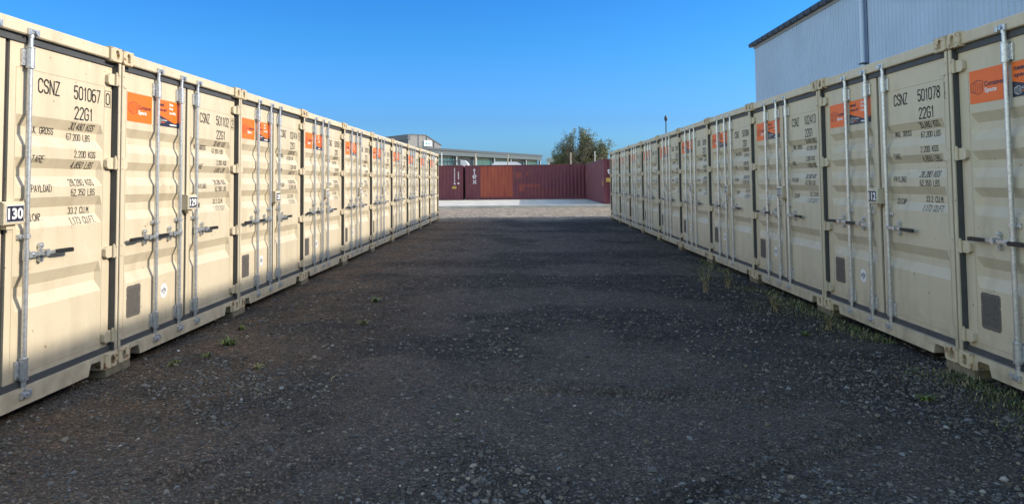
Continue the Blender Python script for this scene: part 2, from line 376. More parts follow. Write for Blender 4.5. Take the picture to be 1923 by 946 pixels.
# loose stones lying on the gravel: one uncountable mass
def stones():
    ico_v = []; t = (1 + 5 ** .5) / 2
    ico_v = np.array([(-1, t, 0), (1, t, 0), (-1, -t, 0), (1, -t, 0), (0, -1, t), (0, 1, t), (0, -1, -t), (0, 1, -t), (t, 0, -1), (t, 0, 1), (-t, 0, -1), (-t, 0, 1)], float)
    ico_v /= np.linalg.norm(ico_v[0])
    ico_f = np.array([(0, 11, 5), (0, 5, 1), (0, 1, 7), (0, 7, 10), (0, 10, 11), (1, 5, 9), (5, 11, 4), (11, 10, 2), (10, 7, 6), (7, 1, 8), (3, 9, 4), (3, 4, 2), (3, 2, 6), (3, 6, 8), (3, 8, 9), (4, 9, 5), (2, 4, 11), (6, 2, 10), (8, 6, 7), (9, 8, 1)])
    def sample(n, y0, y1, smin, smax, pw, thr, soft):
        x = rng.uniform(-3.6, 3.6, n); y = y0 * (y1 / y0) ** rng.random(n)
        keep = rng.random(n) < .15 + .58 * rough(x, y) * np.clip(1.25 - y / 16, .5, 1)
        x = x[keep]; y = y[keep]; s = smin * (1 - rng.random(len(x)) * (1 - (smin / smax) ** pw)) ** (-1 / pw)
        return x, y, s
    parts = [sample(5000, 2.4, 4.6, .009, .022, 2.2, 0, 0), sample(95000, 2.3, 6.0, .0040, .020, 2.8, .42, .25), sample(11000, 2.3, 11, .010, .030, 3.4, .45, .25), sample(42000, 5, 27, .007, .026, 3.0, .42, .25)]
    x, y, s = [np.concatenate(c) for c in zip(*parts)]
    n = len(x)
    P = np.repeat(ico_v[None], n, 0) * (1 + rng.uniform(-.28, .28, (n, 12, 1)))
    P *= (np.stack([rng.uniform(.75, 1.3, n), rng.uniform(.7, 1.1, n), rng.uniform(.4, .8, n)], 1))[:, None, :]
    a = rng.uniform(0, 6.283, n); ca, sa = np.cos(a)[:, None], np.sin(a)[:, None]
    tl = rng.uniform(-.4, .4, n); ct, st = np.cos(tl)[:, None], np.sin(tl)[:, None]
    px, py, pz = P[..., 0], P[..., 1], P[..., 2]
    px, pz = ct * px + st * pz, -st * px + ct * pz
    px, py = ca * px - sa * py, sa * px + ca * py
    h = ground_h(x, y)
    Q = np.stack([px * s[:, None] + x[:, None], py * s[:, None] + y[:, None], pz * s[:, None] + (h + s * .18)[:, None]], 2).reshape(-1, 3)
    Fc = (ico_f[None] + (np.arange(n) * 12)[:, None, None]).reshape(-1, 3)
    g = np.clip(rng.lognormal(-2.42, .42, n), .05, .5); g = np.where(rng.random(n) < .006, g * 3.2, g); g = np.clip(g, .04, .6)
    wv = rng.uniform(-.12, .14, n)
    c = np.stack([g * (1.06 + wv), g * (1 + .25 * wv), g * (.90 - wv), np.ones(n)], 1); c = np.repeat(c, 12, 0)
    m = mat('stone', (.2, .2, .2), .85, spec=.3)
    at = m.node_tree.nodes.new('ShaderNodeAttribute'); at.attribute_name = 'tint'
    m.node_tree.links.new(at.outputs['Color'], m.node_tree.nodes['Principled BSDF'].inputs['Base Color'])
    o = link('gravel_stones', np_mesh('gravel_stones', Q, Fc, [m], False, c))
    tag(o, 'loose grey and pale stones strewn over the shaded gravel lane', 'gravel', kind='stuff')
stones()

# concrete slab at the end of the lane
m = mat('concrete', (0.54, 0.505, 0.44), .85, var=.22, vscale=1.3, bump=.2, bscale=30)
mb = MB(); mb.box(-30, 24, 40.35, 58, -.2, .075); o = mb.build('concrete_slab', m); tag(o, kind='structure')

# ------------------------------------------------------------------ stroke lettering
def arc(cx, cy, rx, ry, a0, a1, n=5):
    return [(cx + rx * math.cos(R(a0 + (a1 - a0) * i / n)), cy + ry * math.sin(R(a0 + (a1 - a0) * i / n))) for i in range(n + 1)]
c_ = .22; k_ = .14   # corner radii in glyph space (width 1, height 1)
def rr(pts): return pts
S_ = {
 '0': [arc(.5 + .0, 1 - .2, .5, .2, 180, 0, 6) + arc(.5, .2, .5, .2, 0, -180, 6) + [(0, .8)]],
 '1': [[(.25, .82), (.6, 1), (.6, 0)]],
 '2': [arc(.5, .78, .5, .22, 180, -30, 6) + [(0, 0), (1, 0)]],
 '3': [arc(.5, .78, .5, .22, 160, -70, 6) + arc(.5, .27, .5, .27, 70, -160, 6)],
 '4': [[(.72, 0), (.72, 1), (0, .28), (1, .28)]],
 '5': [[(.95, 1), (.08, 1), (.03, .55)] + arc(.5, .32, .5, .32, 120, -160, 8)],
 '6': [[(.9, .98)] + arc(.5, .8, .5, .2, 90, 180, 3) + arc(.5, .2, .5, .2, 180, 360, 6) + arc(.5, .4, .5, .2, 0, 180, 6)],
 '7': [[(0, 1), (1, 1), (.35, 0)]],
 '8': [arc(.5, .77, .43, .23, -90, 270, 10), arc(.5, .27, .5, .27, 90, 450, 10)],
 '9': [arc(.5, .62, .5, .2, 360, 180, 6) + arc(.5, .8, .5, .2, 180, 0, 6) + [(1, .3)] + arc(.5, .2, .5, .2, 0, -150, 5)],
 'C': [arc(.5, .78, .5, .22, 0, 180, 6) + arc(.5, .22, .5, .22, 180, 360, 6)],
 'S': [arc(.5, .76, .5, .24, 10, 250, 8) + arc(.5, .26, .5, .26, 70, -170, 8)],
 'N': [[(0, 0), (0, 1), (1, 0), (1, 1)]],
 'Z': [[(0, 1), (1, 1), (0, 0), (1, 0)]],
 'G': [arc(.5, .78, .5, .22, 0, 180, 6) + arc(.5, .22, .5, .22, 180, 360, 6) + [(1, .48), (.55, .48)]],
 'M': [[(0, 0), (0, 1), (.5, .4), (1, 1), (1, 0)]],
 'A': [[(0, 0), (.5, 1), (1, 0)], [(.18, .32), (.82, .32)]],
 'X': [[(0, 0), (1, 1)], [(0, 1), (1, 0)]],
 'R': [[(0, 0), (0, 1), (.5, 1)] + arc(.55, .76, .45, .24, 80, -90, 5) + [(0, .52)], [(.5, .52), (1, 0)]],
 'P': [[(0, 0), (0, 1), (.5, 1)] + arc(.55, .74, .45, .26, 80, -90, 5) + [(0, .48)]],
 'O': [arc(.5, .8, .5, .2, 180, 0, 6) + arc(.5, .2, .5, .2, 0, -180, 6) + [(0, .8)]],
 'T': [[(0, 1), (1, 1)], [(.5, 1), (.5, 0)]],
 'E': [[(1, 1), (0, 1), (0, 0), (1, 0)], [(0, .52), (.8, .52)]],
 'Y': [[(0, 1), (.5, .5), (1, 1)], [(.5, .5), (.5, 0)]],
 'L': [[(0, 1), (0, 0), (1, 0)]],
 'D': [[(0, 0), (0, 1), (.5, 1)] + arc(.5, .75, .5, .25, 90, 0, 3) + arc(.5, .25, .5, .25, 0, -90, 3) + [(0, 0)]],
 'K': [[(0, 0), (0, 1)], [(1, 1), (0, .42)], [(.3, .6), (1, 0)]],
 'B': [[(0, 0), (0, 1), (.5, 1)] + arc(.5, .77, .42, .23, 90, -90, 5) + [(0, .54)], [(.5, .54)] + arc(.5, .27, .5, .27, 90, -90, 5) + [(0, 0)]],
 'U': [[(0, 1)] + arc(.5, .22, .5, .22, 180, 360, 6) + [(1, 1)]],
 'F': [[(1, 1), (0, 1), (0, 0)], [(0, .52), (.8, .52)]],
 '.': [[(.0, 0), (.0, .05)]], ',': [[(.1, .06), (0, -.12)]],
}
def put_text(mb, txt, x0, x1, z0, z1, th, surf, mi=0):
    """text stretched between x0..x1, z0..z1 on the door surface surf(z) -> depth"""
    adv = [(.35 if ch in '.,' else (.8 if ch == ' ' else (.75 if ch == '1' else 1.0))) for ch in txt]
    gap = .38; tot = sum(adv) + gap * (len(txt) - 1); u = (x1 - x0) / tot; x = x0; h = z1 - z0
    for ch, a in zip(txt, adv):
        for line in S_.get(ch, []):
            pts = [(x + px * u * (a if ch != '1' else .75), z0 + pz * h) for px, pz in line]
            fine = [pts[0]]
            for p, q in zip(pts, pts[1:]):
                brk = sorted({t for zb in PB if (p[1] - zb) * (q[1] - zb) < 0 for t in [(zb - p[1]) / (q[1] - p[1])]})
                for t in brk: fine.append((p[0] + (q[0] - p[0]) * t, p[1] + (q[1] - p[1]) * t))
                fine.append(q)
            for p, q in zip(fine, fine[1:]):
                dx, dz = q[0] - p[0], q[1] - p[1]; L = math.hypot(dx, dz)
                if L < 1e-6: continue
                nxx, nz = -dz / L * th / 2, dx / L * th / 2; ex, ez = dx / L * th * .3, dz / L * th * .3
                c4 = [(p[0] + nxx - ex, p[1] + nz - ez), (p[0] - nxx - ex, p[1] - nz - ez), (q[0] - nxx + ex, q[1] - nz + ez), (q[0] + nxx + ex, q[1] + nz + ez)]
                mb.add([(c[0], surf(c[1]) - .0016, c[1]) for c in c4], [(0, 1, 2, 3)], mi)
        x += (a + gap) * u

# ------------------------------------------------------------------ container dimensions (local: x right, y into the container, z up)
W, H, Lc = 2.438, 2.591, 6.058
DY = .065; DEEP = .036
PROF = [(2.44, 0), (1.953, 0), (1.877, 1), (1.819, 1), (1.743, 0), (1.663, 0), (1.591, 1), (1.533, 1), (1.461, 0), (1.385, 0), (1.313, 1), (1.245, 1), (1.170, 0), (.864, 0), (.780, 1), (.715, 1), (.628, 0), (.165, 0)]
PB = [p[0] for p in PROF]
def dsurf(z):
    for (za, a), (zb, b) in zip(PROF, PROF[1:]):
        if zb <= z <= za: return DY + DEEP * (a + (b - a) * (za - z) / (za - zb))
    return DY
def make_door_mesh(x0, x1, px0, px1):
    mb = MB(); e = .032
    xs = [px0, px0 + e, px1 - e, px1]
    vs = []; 
    for z, a in PROF:
        for i, x in enumerate(xs): vs.append((x, DY + (DEEP * a if i in (1, 2) else 0), z))
    fs = [(r * 4 + c, (r + 1) * 4 + c, (r + 1) * 4 + c + 1, r * 4 + c + 1) for r in range(len(PROF) - 1) for c in range(3)]
    mb.add(vs, fs)
    # stiles each side of the pressed panel, and the door's return edges
    for a, b in ((x0, px0), (px1, x1)):
        mb.add([(a, DY, .165), (b, DY, .165), (b, DY, 2.44), (a, DY, 2.44)], [(0, 1, 2, 3)])
    mb.box(x0, x1, DY + .045, DY + .055, .165, 2.44)
    mb.add([(x0, DY, .165), (x0, DY + .045, .165), (x0, DY + .045, 2.44), (x0, DY, 2.44)], [(0, 1, 2, 3)])
    mb.add([(x1, DY, .165), (x1, DY + .045, .165), (x1, DY + .045, 2.44), (x1, DY, 2.44)], [(3, 2, 1, 0)])
    mb.add([(x0, DY, 2.44), (x1, DY, 2.44), (x1, DY + .045, 2.44), (x0, DY + .045, 2.44)], [(0, 1, 2, 3)])
    mb.add([(x0, DY, .165), (x1, DY, .165), (x1, DY + .045, .165), (x0, DY + .045, .165)], [(3, 2, 1, 0)])
    # weld and sealant seams
    for z in (2.27, .205): mb.box(px0 - .01, px1 + .01, DY - .0012, DY + .001, z - .0018, z + .0018, 1)
    for x in (px0 - .008, px1 + .008): mb.box(x - .0015, x + .0015, DY - .0012, DY + .001, .207, 2.268, 1)
    return mb.mesh('door', [M['cream'], M['seam']])
LD = (.043, 1.205, .165, 1.125); RD = (1.247, 2.395, 1.315, 2.285)
me_ldoor = make_door_mesh(*LD); me_rdoor = make_door_mesh(*RD)

def frame_mesh():
    mb = MB()
    # corner posts: front lip and return
    for a, b in ((0.004, .034), (W - .034, W - .004)):
        mb.bbox(a, b, .008, .14, .118, 2.473, .005)
    # header with a lip and a top rail
    mb.bbox(.034, W - .034, .022, .13, 2.492, 2.585, .008)
    # sill with fork notches cut beside the castings
    n0, n1, nh = .20, .355, .083
    poly = [(.163, .006), (n0, .006), (n0, nh - .02), (n0 + .012, nh), (n1 - .03, nh), (n1, .0), (W - n1, .0), (W - n1 + .03, nh), (W - n0 - .012, nh), (W - n0, nh - .02), (W - n0, .006), (W - .163, .006), (W - .163, .119), (.163, .119)]
    quads = []
    # build as vertical strips so that the concave outline stays clean
    def strip(xa, xb, za, zb): mb.add([(xa, .022, za), (xb, .022, zb), (xb, .022, .119), (xa, .022, .119), (xa, .16, za), (xb, .16, zb), (xb, .16, .119), (xa, .16, .119)],
                                        [(0, 1, 2, 3), (5, 4, 7, 6), (3, 2, 6, 7), (1, 0, 4, 5)])
    for (xa, za), (xb, zb) in ((( .163, .006), (n0, .006)), ((n0 + 1e-4, nh - .02), (n0 + .012, nh)), ((n0 + .012, nh), (n1 - .03, nh)), ((n1 - .03, nh), (n1, 0)), ((n1, 0), (W - n1, 0)),
                              ((W - n1, 0), (W - n1 + .03, nh)), ((W - n1 + .03, nh), (W - n0 - .012, nh)), ((W - n0 - .012, nh), (W - n0 - 1e-4, nh - .02)), ((W - n0, .006), (W - .163, .006))):
        strip(xa, xb, za, zb)
    mb.box(.163, W - .163, .161, .20, 0.01, .11)
    # bottom side rails, top side rails, rear posts
    for a, b in ((.004, .054), (W - .054, W - .004)):
        mb.box(a, b, .18, Lc - .18, .02, .16); mb.box(a, b, .18, Lc - .18, 2.50, 2.575)
        mb.box(a, b, Lc - .1, Lc - .01, .118, 2.473)
    mb.box(.18, W - .18, Lc - .08, Lc - .012, .01, .13); mb.box(.18, W - .18, Lc - .08, Lc - .012, 2.47, 2.57)
    for x0 in (0, W - .162):
        for z0 in (0, 2.477): mb.box(x0, x0 + .162, Lc - .178, Lc, z0, z0 + .118)
    return mb.mesh('frame', [M['cream']])

def corr_run(mb, p0, p1, nrm, z0, z1, depth=.036, pitch=.278, mi=0):
    """vertical trapezoid corrugation from p0 to p1 (2D), pushed in along -nrm"""
    p0 = Vector(p0); p1 = Vector(p1); d = p1 - p0; L = d.length; d /= L; nr = Vector(nrm)
    n = max(1, round(L / pitch)); pt = L / n; pts = []
    for i in range(n):
        for t, k in ((0, 0), (.25, 0), (.42, 1), (.75, 1), (.92, 0)): pts.append((i * pt + t * pt, k))
    pts.append((L, 0))
    vs = []
    for t, k in pts:
        q = p0 + d * t - nr * (depth * k); vs += [(q.x, q.y, z0), (q.x, q.y, z1)]
    mb.add(vs, [(2 * i, 2 * i + 2, 2 * i + 3, 2 * i + 1) for i in range(len(pts) - 1)], mi)

def body_mesh():
    mb = MB()
    corr_run(mb, (.012, Lc - .1), (.012, .14), (-1, 0), .16, 2.5)
    corr_run(mb, (W - .012, .14), (W - .012, Lc - .1), (1, 0), .16, 2.5)
    corr_run(mb, (W - .06, Lc - .02), (.06, Lc - .02), (0, 1), .13, 2.47)
    # roof sheet with shallow cross corrugations
    n = 42; vs = []
    for i in range(n + 1):
        y = .13 + (Lc - .23) * i / n; z = 2.578 if i % 2 else 2.566
        vs += [(.03, y, z), (W - .03, y, z)]
    mb.add(vs, [(2 * i, 2 * i + 1, 2 * i + 3, 2 * i + 2) for i in range(n)])
    mb.box(.05, W - .05, .2, Lc - .1, .12, .15)
    return mb.mesh('body', [M['cream']])

def casting_mesh():
    """front corner casting with an oval hole in its front face; local origin at its lower left front corner"""
    mb = MB(); w, d, h = .162, .178, .118
    cx, cz = w * .47, h / 2; n = 24; hole = []; outer = []
    for i in range(n):
        t = 2 * math.pi * i / n; c, s = math.cos(t), math.sin(t)
        hole.append((cx + .026 * c, cz + .040 * (abs(s) ** .75) * (1 if s >= 0 else -1)))
        k = min(((w / 2 - .004) / abs(c)) if abs(c) > 1e-6 else 9, ((h / 2 - .004) / abs(s)) if abs(s) > 1e-6 else 9)
        outer.append((w / 2 + c * k, cz + s * k))
    vs = [(x, 0, z) for x, z in outer] + [(x, 0, z) for x, z in hole] + [(x, .03, z) for x, z in hole]
    mb.add(vs, [(i, (i + 1) % n, n + (i + 1) % n, n + i) for i in range(n)])
    mb.add(vs, [(n + i, n + (i + 1) % n, 2 * n + (i + 1) % n, 2 * n + i) for i in range(n)], 0)
    mb.add([(x, .03, z) for x, z in hole], [tuple(range(n))], 1)
    c = .004
    mb.add([(c, 0, c), (w - c, 0, c), (w - c, 0, h - c), (c, 0, h - c), (0, c, 0), (w, c, 0), (w, c, h), (0, c, h), (0, d, 0), (w, d, 0), (w, d, h), (0, d, h)],
           [(4, 5, 1, 0), (5, 6, 2, 1), (6, 7, 3, 2), (7, 4, 0, 3), (4, 7, 11, 8), (5, 9, 10, 6), (7, 6, 10, 11), (4, 8, 9, 5), (8, 11, 10, 9)])
    return mb.mesh('corner_casting', [M['cast'], M['hole']])

def hinge_mesh():
    """right-hand hinge: blade on the door, barrel, post lug; origin at barrel centre"""
    mb = MB()
    b = [(-.008, -.046), (-.075, -.046), (-.098, -.028), (-.098, .026), (-.075, .046), (-.008, .046)]
    mb.prism([(x, z) for x, z in b], 1, DY - .030, DY - .001)
    mb.tube((0, .026, -.05), (0, .026, .05), .0135, n=12)
    mb.tube((0, .026, .05), (0, .026, .062), .007, n=8)
    for z in (-.05, .036): mb.box(0, .026, .004, .04, z, z + .014)
    return mb.mesh('hinge', [M['cream']])

def bar_mesh():
    """locking bar with its guide sleeves and cams; origin at x of the bar, z=0, y=0"""
    mb = MB(); y = .034
    mb.tube((0, y, .075), (0, y, 2.50), .0175, n=14)
    for z0, z1 in ((2.28, 2.405), (.178, .305)):
        mb.tube((0, y, z0), (0, y, z1), .0275, n=16)
        mb.tube((0, y, z0 - .010), (0, y, z0 - .002), .031, n=16); mb.tube((0, y, z1 + .002), (0, y, z1 + .008), .030, n=16)
        for sx in (-1, 1):
            mb.bbox(min(sx * .022, sx * .052), max(sx * .022, sx * .052), .047, DY - .001, z0 + .004, z1 - .004, .003)
            for zz in (z0 + .025, (z0 + z1) / 2, z1 - .025): mb.tube((sx * .042, .047, zz), (sx * .042, .041, zz), .0065, n=8)
    # middle guide
    mb.tube((0, y, 1.112), (0, y, 1.136), .026, n=14); mb.bbox(-.055, .055, .048, DY - .001, 1.107, 1.141, .003)
    for sx in (-1, 1): mb.tube((sx * .043, .048, 1.124), (sx * .043, .040, 1.124), .008, n=8)
    # cams and keepers top and bottom
    for z, s in ((2.515, 1), (.073, -1)):
        mb.tube((0, y, z - .035 * s), (0, y, z - .01 * s), .022, n=12)
        mb.box(-.042, .030, .010, y, z - .008, z + .010)
        mb.prism([(-.02, .004), (.034, .0), (.04, .018), (-.012, .03)], 2, z + .0105, z + .022) if s > 0 else mb.prism([(-.02, .004), (.034, .0), (.04, .018), (-.012, .03)], 2, z - .022, z - .0085)
        for sx in (-.045, .035):
            mb.bbox(sx - .008, sx + .012, .002, .0215, z - .022, z + .024, .003)
        mb.tube((.012, .006, z), (.012, -.004, z), .009, n=8)
    return mb.mesh('locking_bar', [M['galv']])

def handle_mesh(sgn):
    """lever from the bar (x=0) towards sgn*x, black grip at its end"""
    mb = MB(); z = 1.0; y = .03; s = sgn
    def bx(a, b, *r, mi=0):
        mb.box(min(s * a, s * b), max(s * a, s * b), *r, mi)
    mb.tube((0, .034, z - .035), (0, .034, z + .035), .0225, n=12)
    bx(.0, .055, .004, .030, z - .020, z + .020)
    mb.tube((s * .04, -.004, z), (s * .04, .034, z), .010, n=8)
    mb.prism([(s * .05, z - .012), (s * .27, z - .010), (s * .27, z + .010), (s * .05, z + .012)][::s], 1, .008, .018)
    # retainer plate with two round bolts
    bx(.150, .182, .046, DY - .001, z - .052, z + .056)
    for zz in (z - .046, z + .05): mb.tube((s * .166, DY - .001, zz), (s * .166, .040, zz), .021, n=14); mb.tube((s * .166, .040, zz), (s * .166, .032, zz), .010, n=8)
    bx(.146, .186, -.004, .0455, z - .014, z - .0125); bx(.152, .180, -.006, -.002, z - .022, z + .026)
    bx(.158, .174, -.002, .046, z + .013, z + .024)
    # grip
    x = [.262, .30, .44, .455]
    zz0 = [z - .010, z - .017, z - .020, z - .015]; zz1 = [z + .010, z + .013, z + .012, z + .006]
    vs = []
    for i in range(4): vs += [(s * x[i], .001, zz0[i]), (s * x[i], .023, zz0[i]), (s * x[i], .023, zz1[i]), (s * x[i], .001, zz1[i])]
    fs = [(4 * i + a, 4 * i + (a + 1) % 4, 4 * i + 4 + (a + 1) % 4, 4 * i + 4 + a) for i in range(3) for a in range(4)] + [(0, 1, 2, 3), (12, 15, 14, 13)]
    mb.add(vs, fs, 1)
    return mb.mesh('handle', [M['galv'], M['grip']])

def gasket_mesh():
    mb = MB()
    # rubber lining the inner side of each post and the slot beside each door
    mb.box(.0345, .040, .022, .11, .125, 2.47, 0); mb.box(.0401, .0425, .075, .11, .165, 2.44, 1)
    mb.box(W - .0385, W - .0345, .016, .11, .125, 2.47, 0); mb.box(2.3955, W - .039, .078, .11, .165, 2.44, 1)
    mb.box(.0405, W - .039, .052, .115, 2.4415, 2.4905, 0)
    mb.box(.034, W - .034, .05, .115, .1205, .164, 0)
    mb.box(1.206, 1.246, .080, .118, .165, 2.441, 1)
    return mb.mesh('gasket', [M['rubber'], M['gap']])

def plate_mesh():
    mb = MB(); x0, x1, z0, z1 = .205, .42, .33, .60; c = .012; t = .010
    out = [(x0 + c, z0), ((x0 + x1) / 2 - t, z0), ((x0 + x1) / 2, z0 + t), ((x0 + x1) / 2 + t, z0), (x1 - c, z0), (x1 - c, z0 + c), (x1, z0 + c),
           (x1, (z0 + z1) / 2 + .03), (x1 - t, (z0 + z1) / 2 + .04), (x1, (z0 + z1) / 2 + .05), (x1, z1 - c), (x1 - c, z1 - c), (x1 - c, z1),
           ((x0 + x1) / 2 + t, z1), ((x0 + x1) / 2, z1 - t), ((x0 + x1) / 2 - t, z1), (x0 + c, z1), (x0 + c, z1 - c), (x0, z1 - c), (x0, (z0 + z1) / 2 + .05), (x0 + t, (z0 + z1) / 2 + .04), (x0, (z0 + z1) / 2 + .03), (x0, z0 + c), (x0 + c, z0 + c)]
    mb.prism(out, 1, DY - .003, DY - .0005)
    rr_ = random.Random(3)
    for k in range(13):
        z = z1 - .035 - k * .0165; a = x0 + .02; 
        while a < x1 - .03:
            b = a + rr_.uniform(.01, .04); b = min(b, x1 - .018); mb.box(a, b, DY - .0042, DY - .0028, z - .0035, z + .0025, 1); a = b + .008
    return mb.mesh('data_plate', [M['plate'], mat('plate_engraving', (.07, .065, .06), .6, var=.1)])

# ---- flat text from the built-in font
_txt_cache = {}
def font_mesh(txt, bold=0.0):
    key = (txt, bold)
    if key in _txt_cache: return _txt_cache[key]
    cu = bpy.data.curves.new('t', 'FONT'); cu.body = txt; cu.size = 1; cu.offset = bold; cu.resolution_u = 3
    o = bpy.data.objects.new('t', cu); COL.objects.link(o); dg = bpy.context.evaluated_depsgraph_get(); dg.update()
    me = bpy.data.meshes.new_from_object(o.evaluated_get(dg)); v = [tuple(p.co) for p in me.vertices]; f = [tuple(p.vertices) for p in me.polygons]
    COL.objects.unlink(o); bpy.data.objects.remove(o); bpy.data.curves.remove(cu); bpy.data.meshes.remove(me)
    xs = [p[0] for p in v]; ys = [p[1] for p in v]
    r = (v, f, min(xs), max(xs), min(ys), max(ys)); _txt_cache[key] = r; return r
def put_font(mb, txt, x0, x1, z0, z1, y, mi, bold=0.0, mapf=None):
    v, f, a, b, c, d = font_mesh(txt, bold)
    pts = [(x0 + (p[0] - a) / (b - a) * (x1 - x0), y, z0 + (p[1] - c) / (d - c) * (z1 - z0)) for p in v]
    if mapf: pts = [mapf(p) for p in pts]
    mb.add(pts, f, mi)
def quad(mb, pts, y, mi): mb.add([(x, y, z) for x, z in pts], [tuple(range(len(pts)))], mi)
def bar2(mb, p, q, th, y, mi):
    dx, dz = q[0] - p[0], q[1] - p[1]; L = max(math.hypot(dx, dz), 1e-6)
    if L < 1e-5: return
    a, b = -dz / L * th / 2, dx / L * th / 2
    quad(mb, [(p[0] + a, p[1] + b), (p[0] - a, p[1] - b), (q[0] - a, q[1] - b), (q[0] + a, q[1] + b)], y, mi)
def hex_logo(mb, x0, x1, z0, z1, y, mi, th):
    """container-in-a-hexagon outline with upright bars"""
    w_, h_ = x1 - x0, z1 - z0
    P = [(x0, z0 + h_ * .80), (x0 + w_ * .58, z1), (x1, z0 + h_ * .86), (x1, z0 + h_ * .20), (x0 + w_ * .58, z0), (x0, z0 + h_ * .26)]
    for a, b in zip(P, P[1:] + P[:1]): bar2(mb, a, b, th, y, mi)
    for t in (.2, .38, .56, .74, .88):
        bar2(mb, (x0 + w_ * t, z0 + h_ * (.24 if t < .8 else .28)), (x0 + w_ * t, z0 + h_ * (.78 if t < .8 else .76)), th * .75, y, mi)
    bar2(mb, (x0 + w_ * .2, z0 + h_ * .78), (x0 + w_ * .56, z0 + h_ * .86), th * .7, y, mi); bar2(mb, (x0 + w_ * .2, z0 + h_ * .24), (x0 + w_ * .56, z0 + h_ * .16), th * .7, y, mi)

def sticker_meshes():
    a = MB(); x0, x1, z0, z1 = .172, .570, 2.020, 2.272; y = DY - .0016
    quad(a, [(x0, z0), (x1, z0), (x1, z1), (x0, z1)], y, 0)
    hex_logo(a, x0 + .018, x0 + .152, 2.085, 2.195, y - .0012, 1, .0042)
    put_font(a, 'Container', x0 + .172, x1 - .012, 2.138, 2.176, y - .0012, 1, .018)
    put_font(a, 'Space', x0 + .172, x0 + .305, 2.082, 2.128, y - .0012, 2, .028)
    m1 = a.mesh('sticker', [M['orange'], M['navy'], M['white']])
    a = MB(); x0, x1, z0, z1 = .640, 1.090, 2.020, 2.266; w_, h_ = x1 - x0, z1 - z0
    quad(a, [(x0, z0), (x1, z0), (x1, z1), (x0, z1)], y, 0)
    quad(a, [(x0, z0), (x1, z0), (x1, z0 + h_ * .26), (x0 + w_ * .78, z0 + h_ * .15), (x0, z0 + h_ * .46)], y - .001, 1)
    put_font(a, 'need', x0 + .02, x0 + .145, 2.205, 2.242, y - .0012, 1, .03); put_font(a, 'space?', x0 + .02, x0 + .195, 2.150, 2.190, y - .0012, 1, .03)
    for k, t in enumerate(('hire', 'buy', 'modify')):
        zc = 2.222 - k * .043; put_font(a, t, x0 + .245, x0 + .245 + (.07, .07, .125)[k], zc, zc + (.028, .034, .034)[k], y - .0012, 2, .03)
    hex_logo(a, x0 + .02, x0 + .085, 2.034, 2.094, y - .0022, 2, .003)
    put_font(a, 'Container', x0 + .095, x0 + .205, 2.070, 2.086, y - .0022, 2, .02); put_font(a, 'Space', x0 + .095, x0 + .165, 2.047, 2.064, y - .0022, 0, .02)
    a.box(x0 + .25, x0 + .38, y - .0025, y - .0021, 2.036, 2.048, 2)
    m2 = a.mesh('sticker', [M['orange'], M['navy'], M['white']])
    # round white testing mark with two R and a star
    a = MB(); cx, cz = .825, .47; n = 20
    quad(a, [(cx + .062 * math.cos(2 * math.pi * i / n), cz + .068 * math.sin(2 * math.pi * i / n)) for i in range(n)], y, 0)
    for ch, xx in (('R', -.044), ('R', .016)): put_font(a, ch, cx + xx, cx + xx + .03, cz - .018, cz + .020, y - .0012, 1, .01)
    for p, q in (((cx, cz + .045), (cx, cz - .045)), ((cx - .012, cz + .03), (cx + .008, cz - .03)), ((cx + .012, cz + .03), (cx - .008, cz - .03))): bar2(a, p, q, .004, y - .0014, 1)
    m3 = a.mesh('emblem', [M['white'], mat('blue_ink', (.02, .035, .10), .5, var=.1)])
    return m1, m2, m3

def lettering_mesh(serial, check):
    mb = MB(); f = dsurf; t1 = .0115; t2 = .0062
    put_text(mb, 'CSNZ', 1.525, 1.745, 2.125, 2.222, t1, f); put_text(mb, serial, 1.915, 2.235, 2.125, 2.222, t1, f)
    put_text(mb, check, 2.318, 2.362, 2.125, 2.215, t1, f)
    for p, q in (((2.300, 2.105), (2.380, 2.105)), ((2.380, 2.105), (2.380, 2.235)), ((2.380, 2.235), (2.300, 2.235)), ((2.300, 2.235), (2.300, 2.105))): bar2(mb, p, q, .004, DY - .0016, 0)
    put_text(mb, '22G1', 1.925, 2.140, 1.972, 2.064, t1, f)
    for txt, a, b, z0, z1 in (('MAX. GROSS', 1.465, 1.735, 1.838, 1.884), ('TARE', 1.48, 1.60, 1.632, 1.678), ('PAYLOAD', 1.475, 1.68, 1.425, 1.472), ('CU.CAP.', 1.47, 1.63, 1.222, 1.270),
                              ('30,480 KGS', 1.895, 2.185, 1.892, 1.940), ('67,200 LBS', 1.885, 2.165, 1.810, 1.858), ('2,200 KGS', 1.93, 2.185, 1.680, 1.728), ('4,850 LBS', 1.925, 2.18, 1.598, 1.645),
                              ('28,280 KGS', 1.89, 2.18, 1.466, 1.514), ('62,350 LBS', 1.90, 2.185, 1.390, 1.438), ('33.2 CU.M.', 1.92, 2.18, 1.253, 1.300), ('1,173 CU.FT.', 1.91, 2.22, 1.176, 1.224)):
        put_text(mb, txt, a, b, z0, z1, t2, f)
    return mb.mesh('lettering', [M['ink']])

def box_mesh():
    mb = MB(); mb.bbox(1.128, 1.312, -.012, DY - .001, 1.215, 1.358, .005); mb.box(1.18, 1.26, .012, .05, 1.185, 1.2145)
    mb.box(1.122, 1.318, .0, DY - .001, 1.3585, 1.366)
    mb.tube((1.30, -.013, 1.24), (1.30, -.02, 1.24), .008, n=8)
    return mb.mesh('number_box', [M['cream']])
def number_mesh(num):
    mb = MB(); y = -.0165
    mb.box(1.142, 1.298, y, -.0125, 1.232, 1.342, 0); mb.box(1.1455, 1.2945, y - .0012, y - .0001, 1.236, 1.338, 1)
    put_font(mb, num, 1.152, 1.288, 1.250, 1.324, y - .0022, 0, .035)
    return mb.mesh('number_plate', [M['white'], M['navy']])

